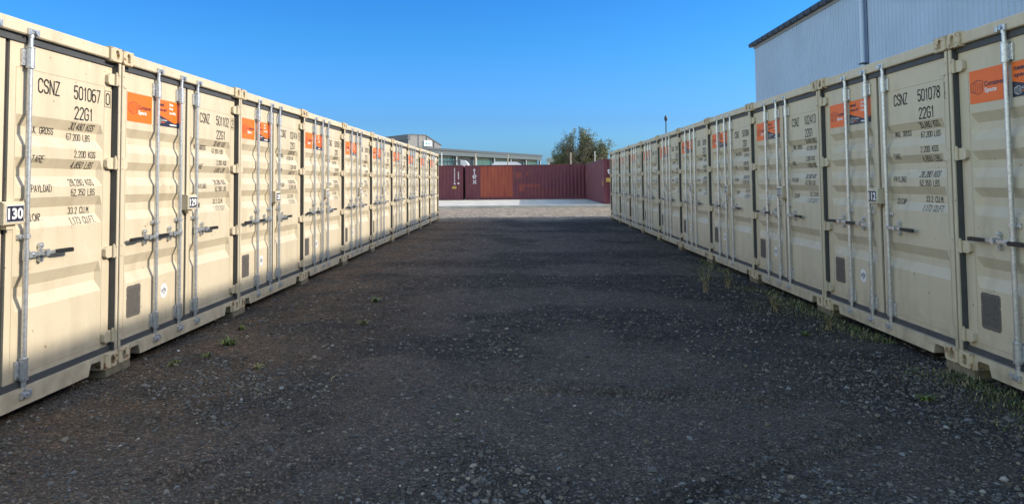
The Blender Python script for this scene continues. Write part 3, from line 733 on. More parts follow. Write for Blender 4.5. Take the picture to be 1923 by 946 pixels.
me_frame, me_body, me_cast, me_hinge, me_bar, me_hl, me_hr = frame_mesh(), body_mesh(), casting_mesh(), hinge_mesh(), bar_mesh(), handle_mesh(-1), handle_mesh(1)
me_gask, me_plate, me_box = gasket_mesh(), plate_mesh(), box_mesh(); me_s1, me_s2, me_em = sticker_meshes()
HZ = (2.335, 1.645, .925, .245)

def make_container(serial, check, unit):
    root = empty('storage_container', (0, 0, 0))
    link('frame', me_frame, root); link('body', me_body, root); link('gasket', me_gask, root)
    for x in (0, W - .162):
        for z in (0.0, 2.478):
            c = link('corner_casting', me_cast, root); c.location = (x, 0, z)
            if x > 0: c.scale = (-1, 1, 1); c.location.x = x + .162
    ld = link('door', me_ldoor, root); rd = link('door', me_rdoor, root); ld['label'] = 'left door with two locking bars and orange stickers'; rd['label'] = 'right door with painted container number and one locking bar'
    for d, x, s in ((ld, .0415, -1), (rd, W - .0415, 1)):
        for z in HZ:
            h = link('hinge', me_hinge, d); h.location = (x, 0, z)
            if s < 0: h.scale = (-1, 1, 1)
    for d, x in ((ld, .620), (ld, 1.055), (rd, 1.395)): link('locking_bar', me_bar, d).location = (x, 0, 0)
    for d, x, m_ in ((ld, .620, me_hl), (ld, 1.055, me_hl), (rd, 1.395, me_hr)): link('handle', m_, d).location = (x, 0, 0)
    link('sticker', me_s1, ld)['label'] = 'orange sticker with hexagon logo'; link('sticker', me_s2, ld)['label'] = 'orange and black slogan sticker'
    link('data_plate', me_plate, ld); link('emblem', me_em, ld)
    link('lettering', lettering_mesh(serial, check), rd)
    b = link('number_box', me_box, root); link('number_plate', number_mesh(unit), b)
    return root

XL, XR, YL, YR, DWID = 3.3421, 3.3904, 5.7366, 5.5803, 2.46
LEFT = [('501067', '0', '130'), ('501102', '2', '129'), ('102414', '5', '128'), ('501058', '3', '127'), ('501093', '8', '126'), ('501071', '7', '125'), ('501085', '5', '124'), ('102420', '1', '123'), ('501064', '9', '122'), ('501099', '4', '121')]
RIGHT = [('501081', '6', '111'), ('501078', '8', '112'), ('102413', '4', '113'), ('501084', '2', '114'), ('501092', '7', '115'), ('501069', '0', '116'), ('501075', '5', '117'), ('102418', '3', '118'), ('501088', '9', '119'), ('501096', '1', '120')]
ORD = ['nearest', 'second', 'third', 'fourth', 'fifth', 'sixth', 'seventh', 'eighth', 'ninth', 'farthest']
proto = make_container(*LEFT[0])
protos_children = None
def place(idx, side):
    serial, check, unit = (LEFT, RIGHT)[side][idx]
    first = (idx == 0 and side == 0)
    if first: c = proto
    else:
        c = copy_tree(proto)
        for ch in c.children_recursive:
            if ch.name.startswith('lettering'): ch.data = lettering_mesh(serial, check)
            elif ch.name.startswith('number_plate'): ch.data = number_mesh(unit)
    i = idx - 1; jx = random.uniform(-.008, .008); jz = random.uniform(-.004, .004)
    if side == 0:
        y = YL + DWID * i; c.location = (-XL - .0025 * (y + 1.2 - 6) + (jx if idx > 1 else 0), y + .011, jz); c.rotation_euler = (0, 0, R(90))
    else:
        y = YR + DWID * (i + 1); c.location = (XR + .0025 * (y - 1.2 - 6) + (jx if idx > 1 else 0), y - .011, jz); c.rotation_euler = (0, 0, R(-90))
    word = ORD[idx]
    num = ' with unit plate %s' % unit if idx < 3 else ''
    if side == 0: lab = 'sunlit cream storage container%s, %s from the camera in the left row' % (num, word)
    else: lab = 'shaded cream storage container%s, %s from the camera in the right row' % (num, word)
    if word in ('nearest', 'farthest'): lab = lab.replace('nearest from', 'nearest to').replace('farthest from', 'farthest from')
    tag(c, lab, 'storage container', 'cream storage containers lined up along the %s side of the lane' % ('left' if side == 0 else 'right'))
for s in (0, 1):
    for i in range(10): place(i, s)

# timber packers under every joint
def packer_mesh(seed):
    r = random.Random(seed); mb = MB(); t = .062; a = r.uniform(-.01, .01)
    mb.bbox(-.172 + a, .172 + a, .004, .26, -t, 0, .004); mb.bbox(-.165 + a, .165, .02, .25, -t - .05, -t - .001, .004)
    return mb.mesh('timber_packer', [M['timber']])
pks = [packer_mesh(i) for i in range(4)]
for s in (0, 1):
    for i in range(0, 10):
        y = (YL, YR)[s] + DWID * i
        o = link('timber_packer', pks[i % 4]); sg = (-1, 1)[s]
        x = sg * ((XL, XR)[s] + .0025 * (y - 6)); o.location = (x, y, -.006); o.rotation_euler = (0, 0, R(90) if s == 0 else R(-90))
        where = 'under the container joint %s' % (('between the nearest and second containers', 'between the second and third containers', 'between the third and fourth containers', 'between the fourth and fifth containers', 'between the fifth and sixth containers', 'between the sixth and seventh containers', 'between the seventh and eighth containers', 'between the eighth and ninth containers', 'between the ninth and last containers', 'at the far end')[i])
        tag(o, 'weathered timber packer %s of the %s row' % (where.replace('under the container joint', 'under the corners'), ('left', 'right')[s]), 'timber block', 'timber packers under the container corners')

# ------------------------------------------------------------------ forty-foot burgundy containers
def long_container(name, loc, rz, label, mside, doors=True):
    L = 12.192; root = empty(name, loc, rz, label=label, cat='shipping container', group='old burgundy shipping containers at the end of the lane')
    # local: x along the length (0..L), y depth (0 = visible long side), z up
    mb = MB(); Wd = W
    for x0 in (0, L - .10):
        for y0 in (.012, Wd - .11): mb.box(x0 + .01, x0 + .09, y0, y0 + .1, .118, 2.478)
    for y0 in (.008, Wd - .068):
        mb.box(.178, L - .178, y0, y0 + .06, .015, .16); mb.box(.178, L - .178, y0, y0 + .06, 2.515, 2.58)
    for x0 in (.01, L - .07): mb.box(x0, x0 + .06, .178, Wd - .178, .02, .15); mb.box(x0, x0 + .06, .178, Wd - .178, 2.48, 2.58)
    mb.build('frame', M['burg'], root)
    mb = MB(); corr_run(mb, (.1, .016), (L - .1, .016), (0, -1), .16, 2.515); mb.build('side_wall', mside, root)
    mb = MB(); corr_run(mb, (L - .1, Wd - .016), (.1, Wd - .016), (0, 1), .16, 2.515); mb.build('side_wall', M['burg'], root)
    mb = MB(); corr_run(mb, (L - .014, .11), (L - .014, Wd - .11), (1, 0), .15, 2.48, .045, .25); mb.build('end_wall', M['burg'], root)
    mb = MB(); corr_run(mb, (.014, Wd - .11), (.014, .11), (-1, 0), .15, 2.48, .045, .25); mb.build('end_wall', M['burg'], root)
    mb = MB(); mb.box(.05, L - .05, .05, Wd - .05, 2.555, 2.572); mb.build('roof', M['burg'], root)
    for x in (0, L - .162):
        for y in (0, Wd):
            for z in (0.0, 2.478):
                c = link('corner_casting', me_bcast, root); c.location = (x, y, z); 
                if y > 0: c.scale = (1, -1, 1)
    return root
mbc = me_cast.copy(); mbc.name = 'corner_casting'; mbc.materials.clear(); mbc.materials.append(M['burg']); mbc.materials.append(M['hole']); me_bcast = mbc
TY = 53.3; ZB = .085
M['wlet'] = mat('white_lettering', (.75, .75, .78), .6, var=.1, vscale=8); M['ylet'] = mat('yellow_label', (.55, .36, .08), .6, var=.2, vscale=8)
def scaled(root, k): root.scale = (1, 1, k)
cb = long_container('shipping_container', (-4.45, TY, ZB), 0, 'burgundy container facing down the lane, with a vertical white word and rust orange patch', M['burgp']); scaled(cb, 1.02)
ca = long_container('shipping_container', (-4.62 - 12.192, TY - .02, ZB), 0, 'plain burgundy container left of the patched one, partly behind the cream row', M['burg']); scaled(ca, 1.02)
cc = long_container('shipping_container', (4.72, TY - .12, ZB), R(-90), 'burgundy container standing lengthwise on the right, end wall towards the camera', M['burg']); scaled(cc, 1.02)
mb = MB()
LOW = {'t': [[(.45, 1), (.45, .2)] + arc(.7, .2, .25, .2, 180, 290, 4), [(0, .72), (.95, .72)]],
       'e': [[(0.02, .5), (1, .5)] + arc(.5, .55, .5, .45, 0, 180, 8) + arc(.5, .45, .5, .45, 180, 320, 7)],
       'x': [[(0, 1), (1, 0)], [(0, 0), (1, 1)]]}
for k, ch in enumerate('tex'):
    zt = (2.33, 1.86, 1.47)[k]; h = (.39, .27, .27)[k]; x0 = (.60, .585, .585)[k]; wd = (.20, .25, .26)[k]
    for line in LOW[ch]:
        for p, q in zip(line, line[1:]):
            bar2(mb, (x0 + p[0] * wd, zt - h + p[1] * h), (x0 + q[0] * wd, zt - h + q[1] * h), .062, .006, 0)
mb.build('lettering', M['wlet'], cb)
mb = MB()
for k in range(12): mb.box(12.192 - .69, 12.192 - .62, .010, .014, 2.33 - k * .092, 2.385 - k * .092, 0)
for k in range(6): mb.box(12.192 - .40, 12.192 - .32, .010, .014, 1.56 + k * .095, 1.62 + k * .095, 0)
mb.box(12.192 - .71, 12.192 - .59, .010, .014, 1.16, 1.27, 0); mb.box(12.192 - .43, 12.192 - .30, .010, .014, 1.18, 1.30, 0)
mb.box(12.192 - .84, 12.192 - .52, .009, .0135, .84, 1.02, 1)
mb.build('lettering', [M['wlet'], M['ylet']], ca)
# on the lengthwise container: side marks, end letters, yellow label
mb = MB()
for k in range(5): mb.box(.9, 1.0, .008, .012, 1.95 - k * .16, 2.04 - k * .16, 0)
mb.box(11.4, 11.7, .008, .012, 1.05, 1.3, 1)
mb.box(11.7, 11.85, .008, .012, 1.35, 1.45, 1)
put_font(mb, 'tex', .20, 1.05, 1.72, 2.02, 0, 0, .02, mapf=lambda p: (12.192 - .008, p[0], p[2]))
mb.box(12.192 - .012, 12.192 - .006, .13, .75, 1.26, 1.50, 1)
mb.build('lettering', [M['wlet'], M['ylet']], cc)

# ------------------------------------------------------------------ warehouse on the right
def warehouse():
    X0 = 10.25; Y1 = 30.6; Y0 = -34; Ht = 7.36; root = empty('warehouse', (X0, Y1, G0), 0, label='tall pale grey corrugated metal warehouse rising behind the right container row', cat='warehouse')
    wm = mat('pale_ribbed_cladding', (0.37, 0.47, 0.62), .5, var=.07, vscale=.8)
    mb = MB(); pts = []; pt = .19; n = int((Y1 - Y0) / pt)
    y = 0.0
    for i in range(n):
        for t, k in ((0, 0), (.58, 0), (.68, 1), (.90, 1)): pts.append((-(i * pt + t * pt), k))
    vs = []
    for yy, k in pts: vs += [(-.026 * k, yy, 0), (-.026 * k, yy, Ht - G0)]
    mb.add(vs, [(2 * i, 2 * i + 1, 2 * i + 3, 2 * i + 2) for i in range(len(pts) - 1)])
    mb.box(.03, .06, Y0 - Y1, 0, 0, Ht - G0 - .01)
    mb.build('wall', wm, root)
    # far gable wall and the others
    mb = MB(); Wd = 24; rise = 1.9; hz = Ht - G0
    mb.prism([(.06, 0), (Wd, 0), (Wd, hz), (Wd / 2, hz + rise), (.06, hz)], 1, -.12, -.04); mb.prism([(.06, 0), (Wd, 0), (Wd, hz), (Wd / 2, hz + rise), (.06, hz)], 1, Y0 - Y1, Y0 - Y1 + .1)
    mb.box(Wd - .1, Wd, Y0 - Y1 + .1, -.12, 0, hz)
    mb.build('wall', wm, root)
    rm = mat('dark_roofing', (0.05, 0.055, 0.065), .6, var=.15)
    mb = MB(); a, b = -.12, .18
    for s in (0, 1):
        x0, x1 = (-.14, Wd / 2) if s == 0 else (Wd + .14, Wd / 2); z0 = hz + .03; z1 = hz + .03 + rise
        mb.add([(x0, Y0 - Y1 - .2, z0), (x1, Y0 - Y1 - .2, z1), (x1, .22, z1), (x0, .22, z0), (x0, Y0 - Y1 - .2, z0 + .07), (x1, Y0 - Y1 - .2, z1 + .07), (x1, .22, z1 + .07), (x0, .22, z0 + .07)],
               [(0, 3, 2, 1), (4, 5, 6, 7), (0, 1, 5, 4), (1, 2, 6, 5), (2, 3, 7, 6), (3, 0, 4, 7)])
    mb.build('roof', rm, root)
    gm = mat('dark_gutter', (0.035, 0.04, 0.055), .45, var=.1)
    mb = MB(); mb.prism([(-.17, hz - .09), (-.03, hz - .09), (-.03, hz + .025), (-.19, hz + .06), (-.195, hz + .02)], 1, Y0 - Y1, .24)
    i = 0; yy = -.25
    while yy > -33: mb.box(-.205, -.03, yy - .012, yy + .012, hz - .10, hz + .066); yy -= .62
    mb.build('gutter', gm, root)
    # soft grey fascia below the gutter
    mb = MB(); mb.box(-.05, -.03, Y0 - Y1, -.001, hz - .2, hz - .091); mb.build('fascia', mat('grey_fascia', (.25, .25, .26), .6, var=.1), root)
    for yp in (-9.9, -25.0):
        mb = MB(); mb.tube((-.12, yp, 0), (-.12, yp, hz - .12), .07, n=16, caps=False)
        mb.build('downpipe', mat('pale_downpipe', (0.46, 0.56, 0.71), .4, var=.03), root)
        mb = MB(); mb.box(-.035, -.026, yp - .16, yp - .125, 0, hz - .2); mb.box(-.21, -.03, yp - .1, yp + .1, 4.9, 4.94); mb.build('bracket_and_shadow_strip', gm, root)  # full-height dark strip paints the shadow line beside the pipe; crosspiece is the bracket
warehouse()

# ------------------------------------------------------------------ long low building with glazed front
def long_building():
    a = Vector((-30.2, 72.0)); b = Vector((2.86, 136.0)); d = (b - a); L = d.length; ang = math.atan2(d.y, d.x)
    root = empty('office_building', (a.x, a.y, G0), ang, label='long low building with a blue roof, grey fascia and glazed bays behind the burgundy containers', cat='building')
    # local x along the front, front faces -y
    h = 6.35; n = 12; bay = L / n
    mb = MB(); mb.prism([(-.9, h - .05), (14, h + 1.2), (14, h + 1.3), (-.9, h + .28)], 0, -.3, L + .3); mb.build('roof', mat('blue_grey_roof', (0.012, 0.035, 0.075), .4, var=.1), root)
    mb = MB(); mb.box(-.1, L + .1, -.75, -.6, h - .75, h - .055); mb.box(-.1, L + .1, -.6, 0.05, h - .75, h - .70); mb.build('fascia', mat('grey_fascia_board', (.035, .065, .095), .5, var=.1), root)
    mb = MB(); mb.box(0, L, .10, .3, 0, h - .06); mb.box(0, .3, .3, 14, 0, h); mb.box(L - .3, L, .3, 14, 0, h); mb.box(0, L, 13.7, 14, 0, h + 1.15); mb.build('wall', mat('teal_grey_wall', (.04, .085, .11), .6, var=.1), root)
    for i in range(n):
        x0 = i * bay + .3; x1 = (i + 1) * bay - .3
        g_ = mat('teal_glass_%d' % (i % 3), [(.02, .085, .12), (.012, .03, .06), (.03, .11, .12)][i % 3], .35, var=.2, vscale=.6, spec=.2)
        mb = MB(); mb.box(x0, x1, .02, .06, .9, h - .9, 0)
        for k in range(1, 4):
            x = x0 + (x1 - x0) * k / 4; mb.box(x - .03, x + .03, -.02, .018, .9, h - .9, 1)
        for z in (.9, 2.6, 4.2, h - .9): mb.box(x0, x1, -.022, .017, z - .04, z + .04, 1)
        mb.build('window', [g_, mat('window_frame_metal', (.07, .11, .13), .4)], root)
    for i in range(n + 1):
        mb = MB(); mb.box(i * bay - .14, i * bay + .14, -.55, -.25, 0, h - .76); mb.build('column', mat('pale_column', (.20, .25, .30), .5, var=.05), root)
long_building()

# ------------------------------------------------------------------ small gabled tower block behind
def gable_building():
    root = empty('clad_building', (-20.1, 121.5, G0), R(38), label='pale grey clad gable end with a small light sign, above the left container row', cat='building')
    # local: gable face is at y=0 looking -y (turned to the sun), long wall at x=0 looking -x
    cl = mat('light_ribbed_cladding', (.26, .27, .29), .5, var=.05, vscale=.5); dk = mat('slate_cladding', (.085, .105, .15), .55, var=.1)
    Hh = 9.95; Wd = 6.6; D = 26
    mb = MB(); n = 30
    prof = lambda x: Hh if x < Wd * .52 else Hh - (x - Wd * .52) / (Wd * .48) * 1.75
    for i in range(n):
        x0 = Wd * i / n; x1 = Wd * (i + 1) / n; xm = x0 + (x1 - x0) * .6
        mb.add([(x0, 0, 0), (xm, 0, 0), (xm, 0, prof(xm)), (x0, 0, prof(x0))], [(0, 1, 2, 3)]); mb.add([(xm, 0, 0), (x1, .05, 0), (x1, .05, prof(x1)), (xm, 0, prof(xm))], [(0, 1, 2, 3)])
        mb.add([(x1, .05, 0), (x1, 0, 0), (x1, 0, prof(x1)), (x1, .05, prof(x1))], [(0, 1, 2, 3)])
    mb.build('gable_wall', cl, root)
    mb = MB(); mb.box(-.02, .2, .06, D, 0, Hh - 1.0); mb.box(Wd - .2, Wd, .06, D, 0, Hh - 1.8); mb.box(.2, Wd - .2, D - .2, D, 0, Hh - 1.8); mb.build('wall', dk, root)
    mb = MB(); mb.box(-.15, .3, -.05, D + .2, Hh - .99, Hh + .02); mb.prism([(.3, Hh - .1), (Wd * .52, Hh - .1), (Wd + .15, Hh - 1.85), (Wd + .15, Hh - 1.7), (Wd * .52, Hh + .06), (.3, Hh + .06)], 1, -.08, D + .2)
    mb.build('roof', mat('dark_ridge_metal', (.07, .09, .13), .5, var=.1), root)
    for x in (Wd * .3, Wd * .55, Wd * .78):
        mb = MB(); mb.tube((x, -.04, 0), (x, -.04, prof(x) - .1), .05, n=8); mb.build('downpipe', dk, root)
    sg = MB(); sg.box(Wd * .46, Wd * .70, -.16, -.06, 7.95, 8.95, 0); sg.box(Wd * .51, Wd * .56, -.17, -.161, 8.2, 8.6, 1); sg.box(Wd * .58, Wd * .65, -.17, -.161, 8.3, 8.5, 1)
    sg.build('sign', [mat('pale_cyan_sign', (.55, .75, .78), .4), mat('sign_mark', (.1, .3, .4), .5)], root)
    mb = MB(); mb.box(Wd * .62, Wd * .66, -.1, -.02, 6.9, 7.6); mb.build('vent', dk, root)
gable_building()

# pale canopy shed and cream cabinet right of the long building
root = empty('canopy_shed', (5.9, 96, G0), R(-6), label='low shed with a pale mono-pitch roof left of the tree', cat='shed')
mb = MB(); mb.prism([(-2.6, 4.55), (3.6, 5.25), (3.6, 5.4), (-2.6, 4.7)], 1, -1.0, 6); mb.build('roof', mat('pale_shed_roof', (.38, .46, .48), .5, var=.1), root)
mb = MB(); mb.box(-2.5, 3.5, 5.5, 5.7, 0, 4.6); mb.box(-2.5, -2.3, 0.5, 5.5, 0, 4.5); mb.build('wall', mat('shed_wall', (.12, .13, .13), .6, var=.1), root)
mb = MB(); mb.prism([(-2.6, 4.05), (3.6, 4.45), (3.6, 5.24), (-2.6, 4.54)], 1, -1.1, -1.01); mb.build('fascia', mat('shed_fascia', (.33, .36, .33), .6, var=.1), root)
for x in (-2.3, .4, 3.3):
    mb = MB(); mb.box(x - .1, x + .1, -.9, -.7, 0, 4.45 if x > 3 else (4.05 if x < 0 else 4.2)); mb.build('post', M['white'], root)

# ------------------------------------------------------------------ vehicles behind the containers
tyre = mat('tyre', (.02, .02, .02), .8, var=.2); vwhite = mat('white_vehicle_paint', (.72, .73, .75), .3, var=.03); vglass = mat('vehicle_glass', (.02, .03, .04), .08, var=.1); vdark = mat('dark_trim', (.03, .03, .035), .6, var=.1); red = mat('red_lens', (.4, .02, .02), .3); amber = mat('headlight_lens', (.7, .7, .68), .2)
def wheel(root, x, y, r=.38):
    mb = MB(); mb.tube((x, y - .13, r), (x, y + .13, r), r, n=24); w_ = mb.build('wheel', tyre, root)
    mb = MB(); mb.tube((x, y - .14, r), (x, y + .14, r), r * .58, n=18); mb.build('rim', M['galv'], w_)
def van(loc, rz, label, roof=2.6, L=5.6, hood=.9):
    root = empty('van', loc, rz, label=label, cat='van', group='white vans parked behind the burgundy containers')
    prof = [(0, .45), (L, .45), (L, .95), (L - .12, 1.15), (L - hood, 1.35), (L - hood - .75, roof - .22), (L - hood - 1.15, roof), (.35, roof + .03), (.08, roof - .18), (0, 1.6)]
    mb = MB(); Wd = 2.0
    n = len(prof); ins = .14
    def wy(z): return ins * max(0, (z - 1.2) / (roof - 1.2))
    vs = [(x, wy(z), z) for x, z in prof] + [(x, Wd - wy(z), z) for x, z in prof]
    mb.add(vs, [tuple(range(n)), tuple(range(n, 2 * n))[::-1]] + [((i + 1) % n, i, n + i, n + (i + 1) % n) for i in range(n)])
    mb.build('body', vwhite, root)
    a, b = prof[4], prof[5]; dx, dz = b[0] - a[0], b[1] - a[1]
    mb = MB(); mb.add([(a[0] + dx * .1 + .012, .12, a[1] + dz * .1 + .01), (a[0] + dx * .1 + .012, Wd - .12, a[1] + dz * .1 + .01), (a[0] + dx * .95 + .012, Wd - .22, a[1] + dz * .95 + .01), (a[0] + dx * .95 + .012, .22, a[1] + dz * .95 + .01)], [(0, 1, 2, 3)]); mb.build('windscreen', vglass, root)
    for s in (0, 1):
        mb = MB(); y0 = .0; x0 = L - hood - 1.5
        pts = [(x0, 1.38), (L - hood - .1, 1.38), (L - hood - .62, roof - .42), (x0, roof - .42)]
        yy = [(-.004 + wy(z)) if s == 0 else (Wd + .004 - wy(z)) for _, z in pts]
        mb.add([(p[0], q, p[1]) for p, q in zip(pts, yy)], [(0, 1, 2, 3)]); mb.build('window', vglass, root)
        mb = MB(); mb.box(L - .14, L + .01, .1 + s * 1.5, .4 + s * 1.5, .85, 1.05); mb.build('headlight', amber, root)
        mb = MB(); mb.box(-.02, .05, .06 + s * 1.76, .18 + s * 1.76, .9, 1.4); mb.build('tail_light', red, root)
        mb = MB(); yy = -.22 if s == 0 else Wd + .04; mb.box(L - hood - .35, L - hood - .2, yy, yy + .18, 1.4, 1.7); mb.build('mirror', vdark, root)
    mb = MB(); mb.box(-.06, .0, .05, Wd - .05, .38, .6); mb.box(L, L + .08, .05, Wd - .05, .38, .72); mb.build('bumper', vdark, root)
    for x in (.95, L - .95):
        for y in (.12, Wd - .12): wheel(root, x, y)
    return root
van((-2.95, 64.0, .3), 0, 'white van roof showing above the middle of the patched container', 2.95, 3.2 + 1.2)
v2 = van((1.35, 66.5, .25), 0, 'smaller white van roof showing at the right end of the long building', 2.75, 3.9, .8)
# flatbed truck with a stock cage
root = empty('cage_truck', (-8.75, 61, .2), 0, label='flatbed truck carrying a dark barred cage, white cab, above the left burgundy container', cat='truck')
mb = MB(); mb.prism([(3.35, .6), (4.95, .6), (4.95, 1.7), (4.6, 2.35), (4.2, 2.45), (3.35, 2.45)], 1, 0, 2.1); mb.build('cab', vwhite, root)
mb = MB(); mb.add([(4.935, .2, 1.76), (4.935, 1.9, 1.76), (4.66, 1.8, 2.28), (4.66, .3, 2.28)], [(0, 1, 2, 3)]); mb.build('windscreen', vglass, root)
mb = MB(); mb.box(3.6, 4.5, -.006, -.001, 1.8, 2.3); mb.box(3.6, 4.5, 2.101, 2.106, 1.8, 2.3); mb.build('window', vglass, root)
mb = MB(); mb.prism([(3.22, 2.46), (3.95, 2.46), (3.85, 2.9), (3.6, 3.15), (3.22, 3.22)], 1, .2, 1.9); mb.build('fairing', vwhite, root)
mb = MB(); mb.box(-.6, 3.25, 0, 2.1, 1.0, 1.15); mb.box(-.5, 4.6, .6, .8, .6, .95); mb.box(-.5, 4.6, 1.3, 1.5, .6, .95); mb.build('flatbed', vdark, root)
mb = MB()
for y in (.03, 2.07):
    for k in range(8): x = -.55 + k * .53; mb.tube((x, y, 1.15), (x, y, 3.1), .03, n=6)
    for z in (1.5, 1.9, 2.3, 2.7, 3.1): mb.tube((-.55, y, z), (3.16, y, z), .025, n=6)
for x in (-.55, 3.16):
    for k in range(5): y = .03 + k * .51; mb.tube((x, y, 1.15), (x, y, 3.1), .025, n=6)
    mb.tube((x, .03, 3.1), (x, 2.07, 3.1), .03, n=6)
mb.build('cage', mat('grey_cage_steel', (.07, .085, .10), .5, .3), root)
for x in (.4, 4.2):
    for y in (.15, 1.95): wheel(root, x, y, .45)

# ------------------------------------------------------------------ posts
tan = mat('tan_steel', (.36, .32, .27), .5, var=.05); wht = mat('white_steel', (.66, .68, .70), .5, var=.05)
def post(x, y, h, r, m_, label, grp='slim steel posts behind the burgundy containers'):
    mb = MB(); mb.tube((0, 0, -.1), (0, 0, h), r, n=10); mb.tube((0, 0, h), (0, 0, h + .03), r * 1.3, n=10); mb.tube((0, 0, -.05), (0, 0, .03), r * 2.2, n=10)
    o = mb.build('steel_post', m_); o.location = (x, y, G0); tag(o, label, 'post', grp)
def px2(xp, d): return (xp - 983) / 1306.5 * d
post(px2(829.5, 58), 58, 3.95, .045, wht, 'thin white post beside the far end of the left row')
post(px2(893, 60), 60, 3.98, .065, tan, 'tan post standing above the vertical white word')
post(px2(954, 60), 60, 3.84, .06, tan, 'tan post in front of the wide white van roof')
post(px2(1072, 59), 59, 3.90, .055, tan, 'pale post in front of the left part of the tree')
post(px2(1117.5, 57), 57, 3.9, .03, wht, 'very thin post in front of the right part of the tree')
mb = MB(); mb.tube((0, 0, 0), (0, 0, 4.55), .03, n=8); mb2 = MB()
n = 12
vs = []; fs = []
for i in range(9):
    t = math.pi * i / 8
    for j in range(n): a_ = 2 * math.pi * j / n; vs.append((.085 * math.sin(t) * math.cos(a_), .085 * math.sin(t) * math.sin(a_), 4.70 - .16 * math.cos(t)))
for i in range(8):
    for j in range(n): fs.append((i * n + j, i * n + (j + 1) % n, (i + 1) * n + (j + 1) % n, (i + 1) * n + j))
mb2.add(vs, fs, 0, True)
root = empty('vent_pole', (px2(1251.5, 36), 36, G0 + .0), 0, label='thin dark pole with an oval head poking above the right container row', cat='pole')
dkp = mat('dark_pole', (.03, .05, .07), .5, var=.1); mb.build('pole', dkp, root); mb2.build('head', dkp, root)

# ------------------------------------------------------------------ tree
def tree():
    cx, cy = 6.75, 78.0; root = empty('tree', (cx, cy, G0), 0, label='bushy grey green tree rising behind the burgundy containers on the right', cat='tree')
    r = random.Random(5); mb = MB(); tips = []
    def limb(p, d, ln, rad, lev):
        segs = 3; q = p
        for k in range(segs):
            d = (d + Vector((r.uniform(-.22, .22), r.uniform(-.22, .22), r.uniform(-.05, .15)))).normalized(); nq = q + d * (ln / segs)
            mb.tube(q, nq, rad * (1 - k * .2), rad * (1 - (k + 1) * .2), n=7, caps=False); q = nq
            if lev >= 2: tips.append(q.copy())
        if lev < 4:
            for _ in range(4 if lev < 2 else 3):
                nd_ = (d * .55 + Vector((r.uniform(-1, 1), r.uniform(-1, 1), r.uniform(-.25, .75)))).normalized(); limb(q, nd_, ln * r.uniform(.6, .8), rad * .5, lev + 1)
        else: tips.append(q.copy())
    mb.tube((0, 0, 0), (0, 0, 1.6), .28, .22, n=12)
    for k in range(5):
        a_ = k * 1.257 + r.uniform(-.3, .3); limb(Vector((0, 0, 1.4)), Vector((math.cos(a_) * .75, math.sin(a_) * .75, 1.0)).normalized(), 1.9, .15, 0)
    limb(Vector((0, 0, 1.6)), Vector((-.1, 0, 1)), 2.2, .16, 0)
    mb.build('trunk', mat('bark', (.10, .085, .07), .9, var=.3, vscale=6), root)
    T = np.array([tuple(t) for t in tips])
    # crown lobes taken from the outline: (x offset, z, radius)
    lobes = [(-.2, 6.3, 1.35), (-1.2, 5.7, 1.3), (.9, 5.8, 1.2), (-2.1, 4.7, 1.3), (-.3, 4.6, 1.8), (1.4, 4.6, 1.3), (2.5, 5.2, 1.0), (2.7, 4.3, .9), (-2.8, 3.9, .9), (0.3, 3.4, 2.0), (-1.8, 3.3, 1.5), (2.0, 3.5, 1.4), (-.5, 7.0, .7), (.3, 6.9, .6)]
    C, S = [], []
    for lx, lz, lr in lobes:
        n_ = int(105 * lr ** 2.2)
        for _ in range(n_):
            v = Vector((r.gauss(0, 1), r.gauss(0, 1), r.gauss(0, 1))).normalized() * lr * (r.random() ** .45)
            C.append((lx + v.x, v.y * 1.0 + r.uniform(-.4, .4), lz + v.z))
    C = np.array(C); n_ = len(C)
    # each clump spreads a spray of leaves
    per = 17; A = np.repeat(C, per, 0) + rng.normal(0, .13, (n_ * per, 3)); N = len(A)
    keep = VA.fbm(A[:, 0] * 1.3 + 20, A[:, 2] * 1.3 + A[:, 1] * 1.1 + 20, 3) > .40; A = A[keep]; N = len(A)
    u = rng.normal(0, 1, (N, 3)); u[:, 2] -= .5; u /= np.linalg.norm(u, axis=1)[:, None]; v = np.cross(u, rng.normal(0, 1, (N, 3))); v /= np.linalg.norm(v, axis=1)[:, None]
    ln = rng.uniform(.05, .11, N)[:, None]; wd = ln * .36
    Q = np.stack([A - u * ln, A + v * wd, A + u * ln, A - v * wd], 1).reshape(-1, 3)
    Fc = np.arange(N * 4).reshape(-1, 4)
    tone = np.repeat(rng.uniform(.55, 1.5, n_), per)[keep] * rng.uniform(.75, 1.3, N)
    c = np.stack([.120 * tone, .135 * tone, .062 * tone, np.ones(N)], 1); c = np.repeat(c, 4, 0)
    m = mat('leaves', (.1, .12, .05), .45); nn = m.node_tree.nodes; at = nn.new('ShaderNodeAttribute'); at.attribute_name = 'tint'
    m.node_tree.links.new(at.outputs['Color'], nn['Principled BSDF'].inputs['Base Color'])
    o = link('crown', np_mesh('crown', Q, Fc, [m], False, c), root)
tree()

# ------------------------------------------------------------------ weeds
weed_g = mat('weed_green', (.055, .075, .022), .6, var=.35, vscale=25); weed_y = mat('dry_stalk', (.30, .25, .13), .7, var=.25, vscale=25); weed_b = mat('bright_leaf', (.15, .20, .035), .5, var=.3, vscale=40)
def blade(mb, base, ang, ln, wd, lean, mi=0, segs=3):
    dx, dy = math.cos(ang), math.sin(ang); px, py = -dy, dx; vs = []
    for k in range(segs + 1):
        t = k / segs; o_ = lean * t * t * ln; z = ln * t * math.sqrt(max(.05, 1 - (lean * t) ** 2 * .8)); ww = wd * (1 - t) ** .7
        c = (base[0] + dx * o_, base[1] + dy * o_, base[2] + z); vs += [(c[0] - px * ww, c[1] - py * ww, c[2]), (c[0] + px * ww, c[1] + py * ww, c[2])]
    mb.add(vs, [(2 * k, 2 * k + 1, 2 * k + 3, 2 * k + 2) for k in range(segs)], mi)
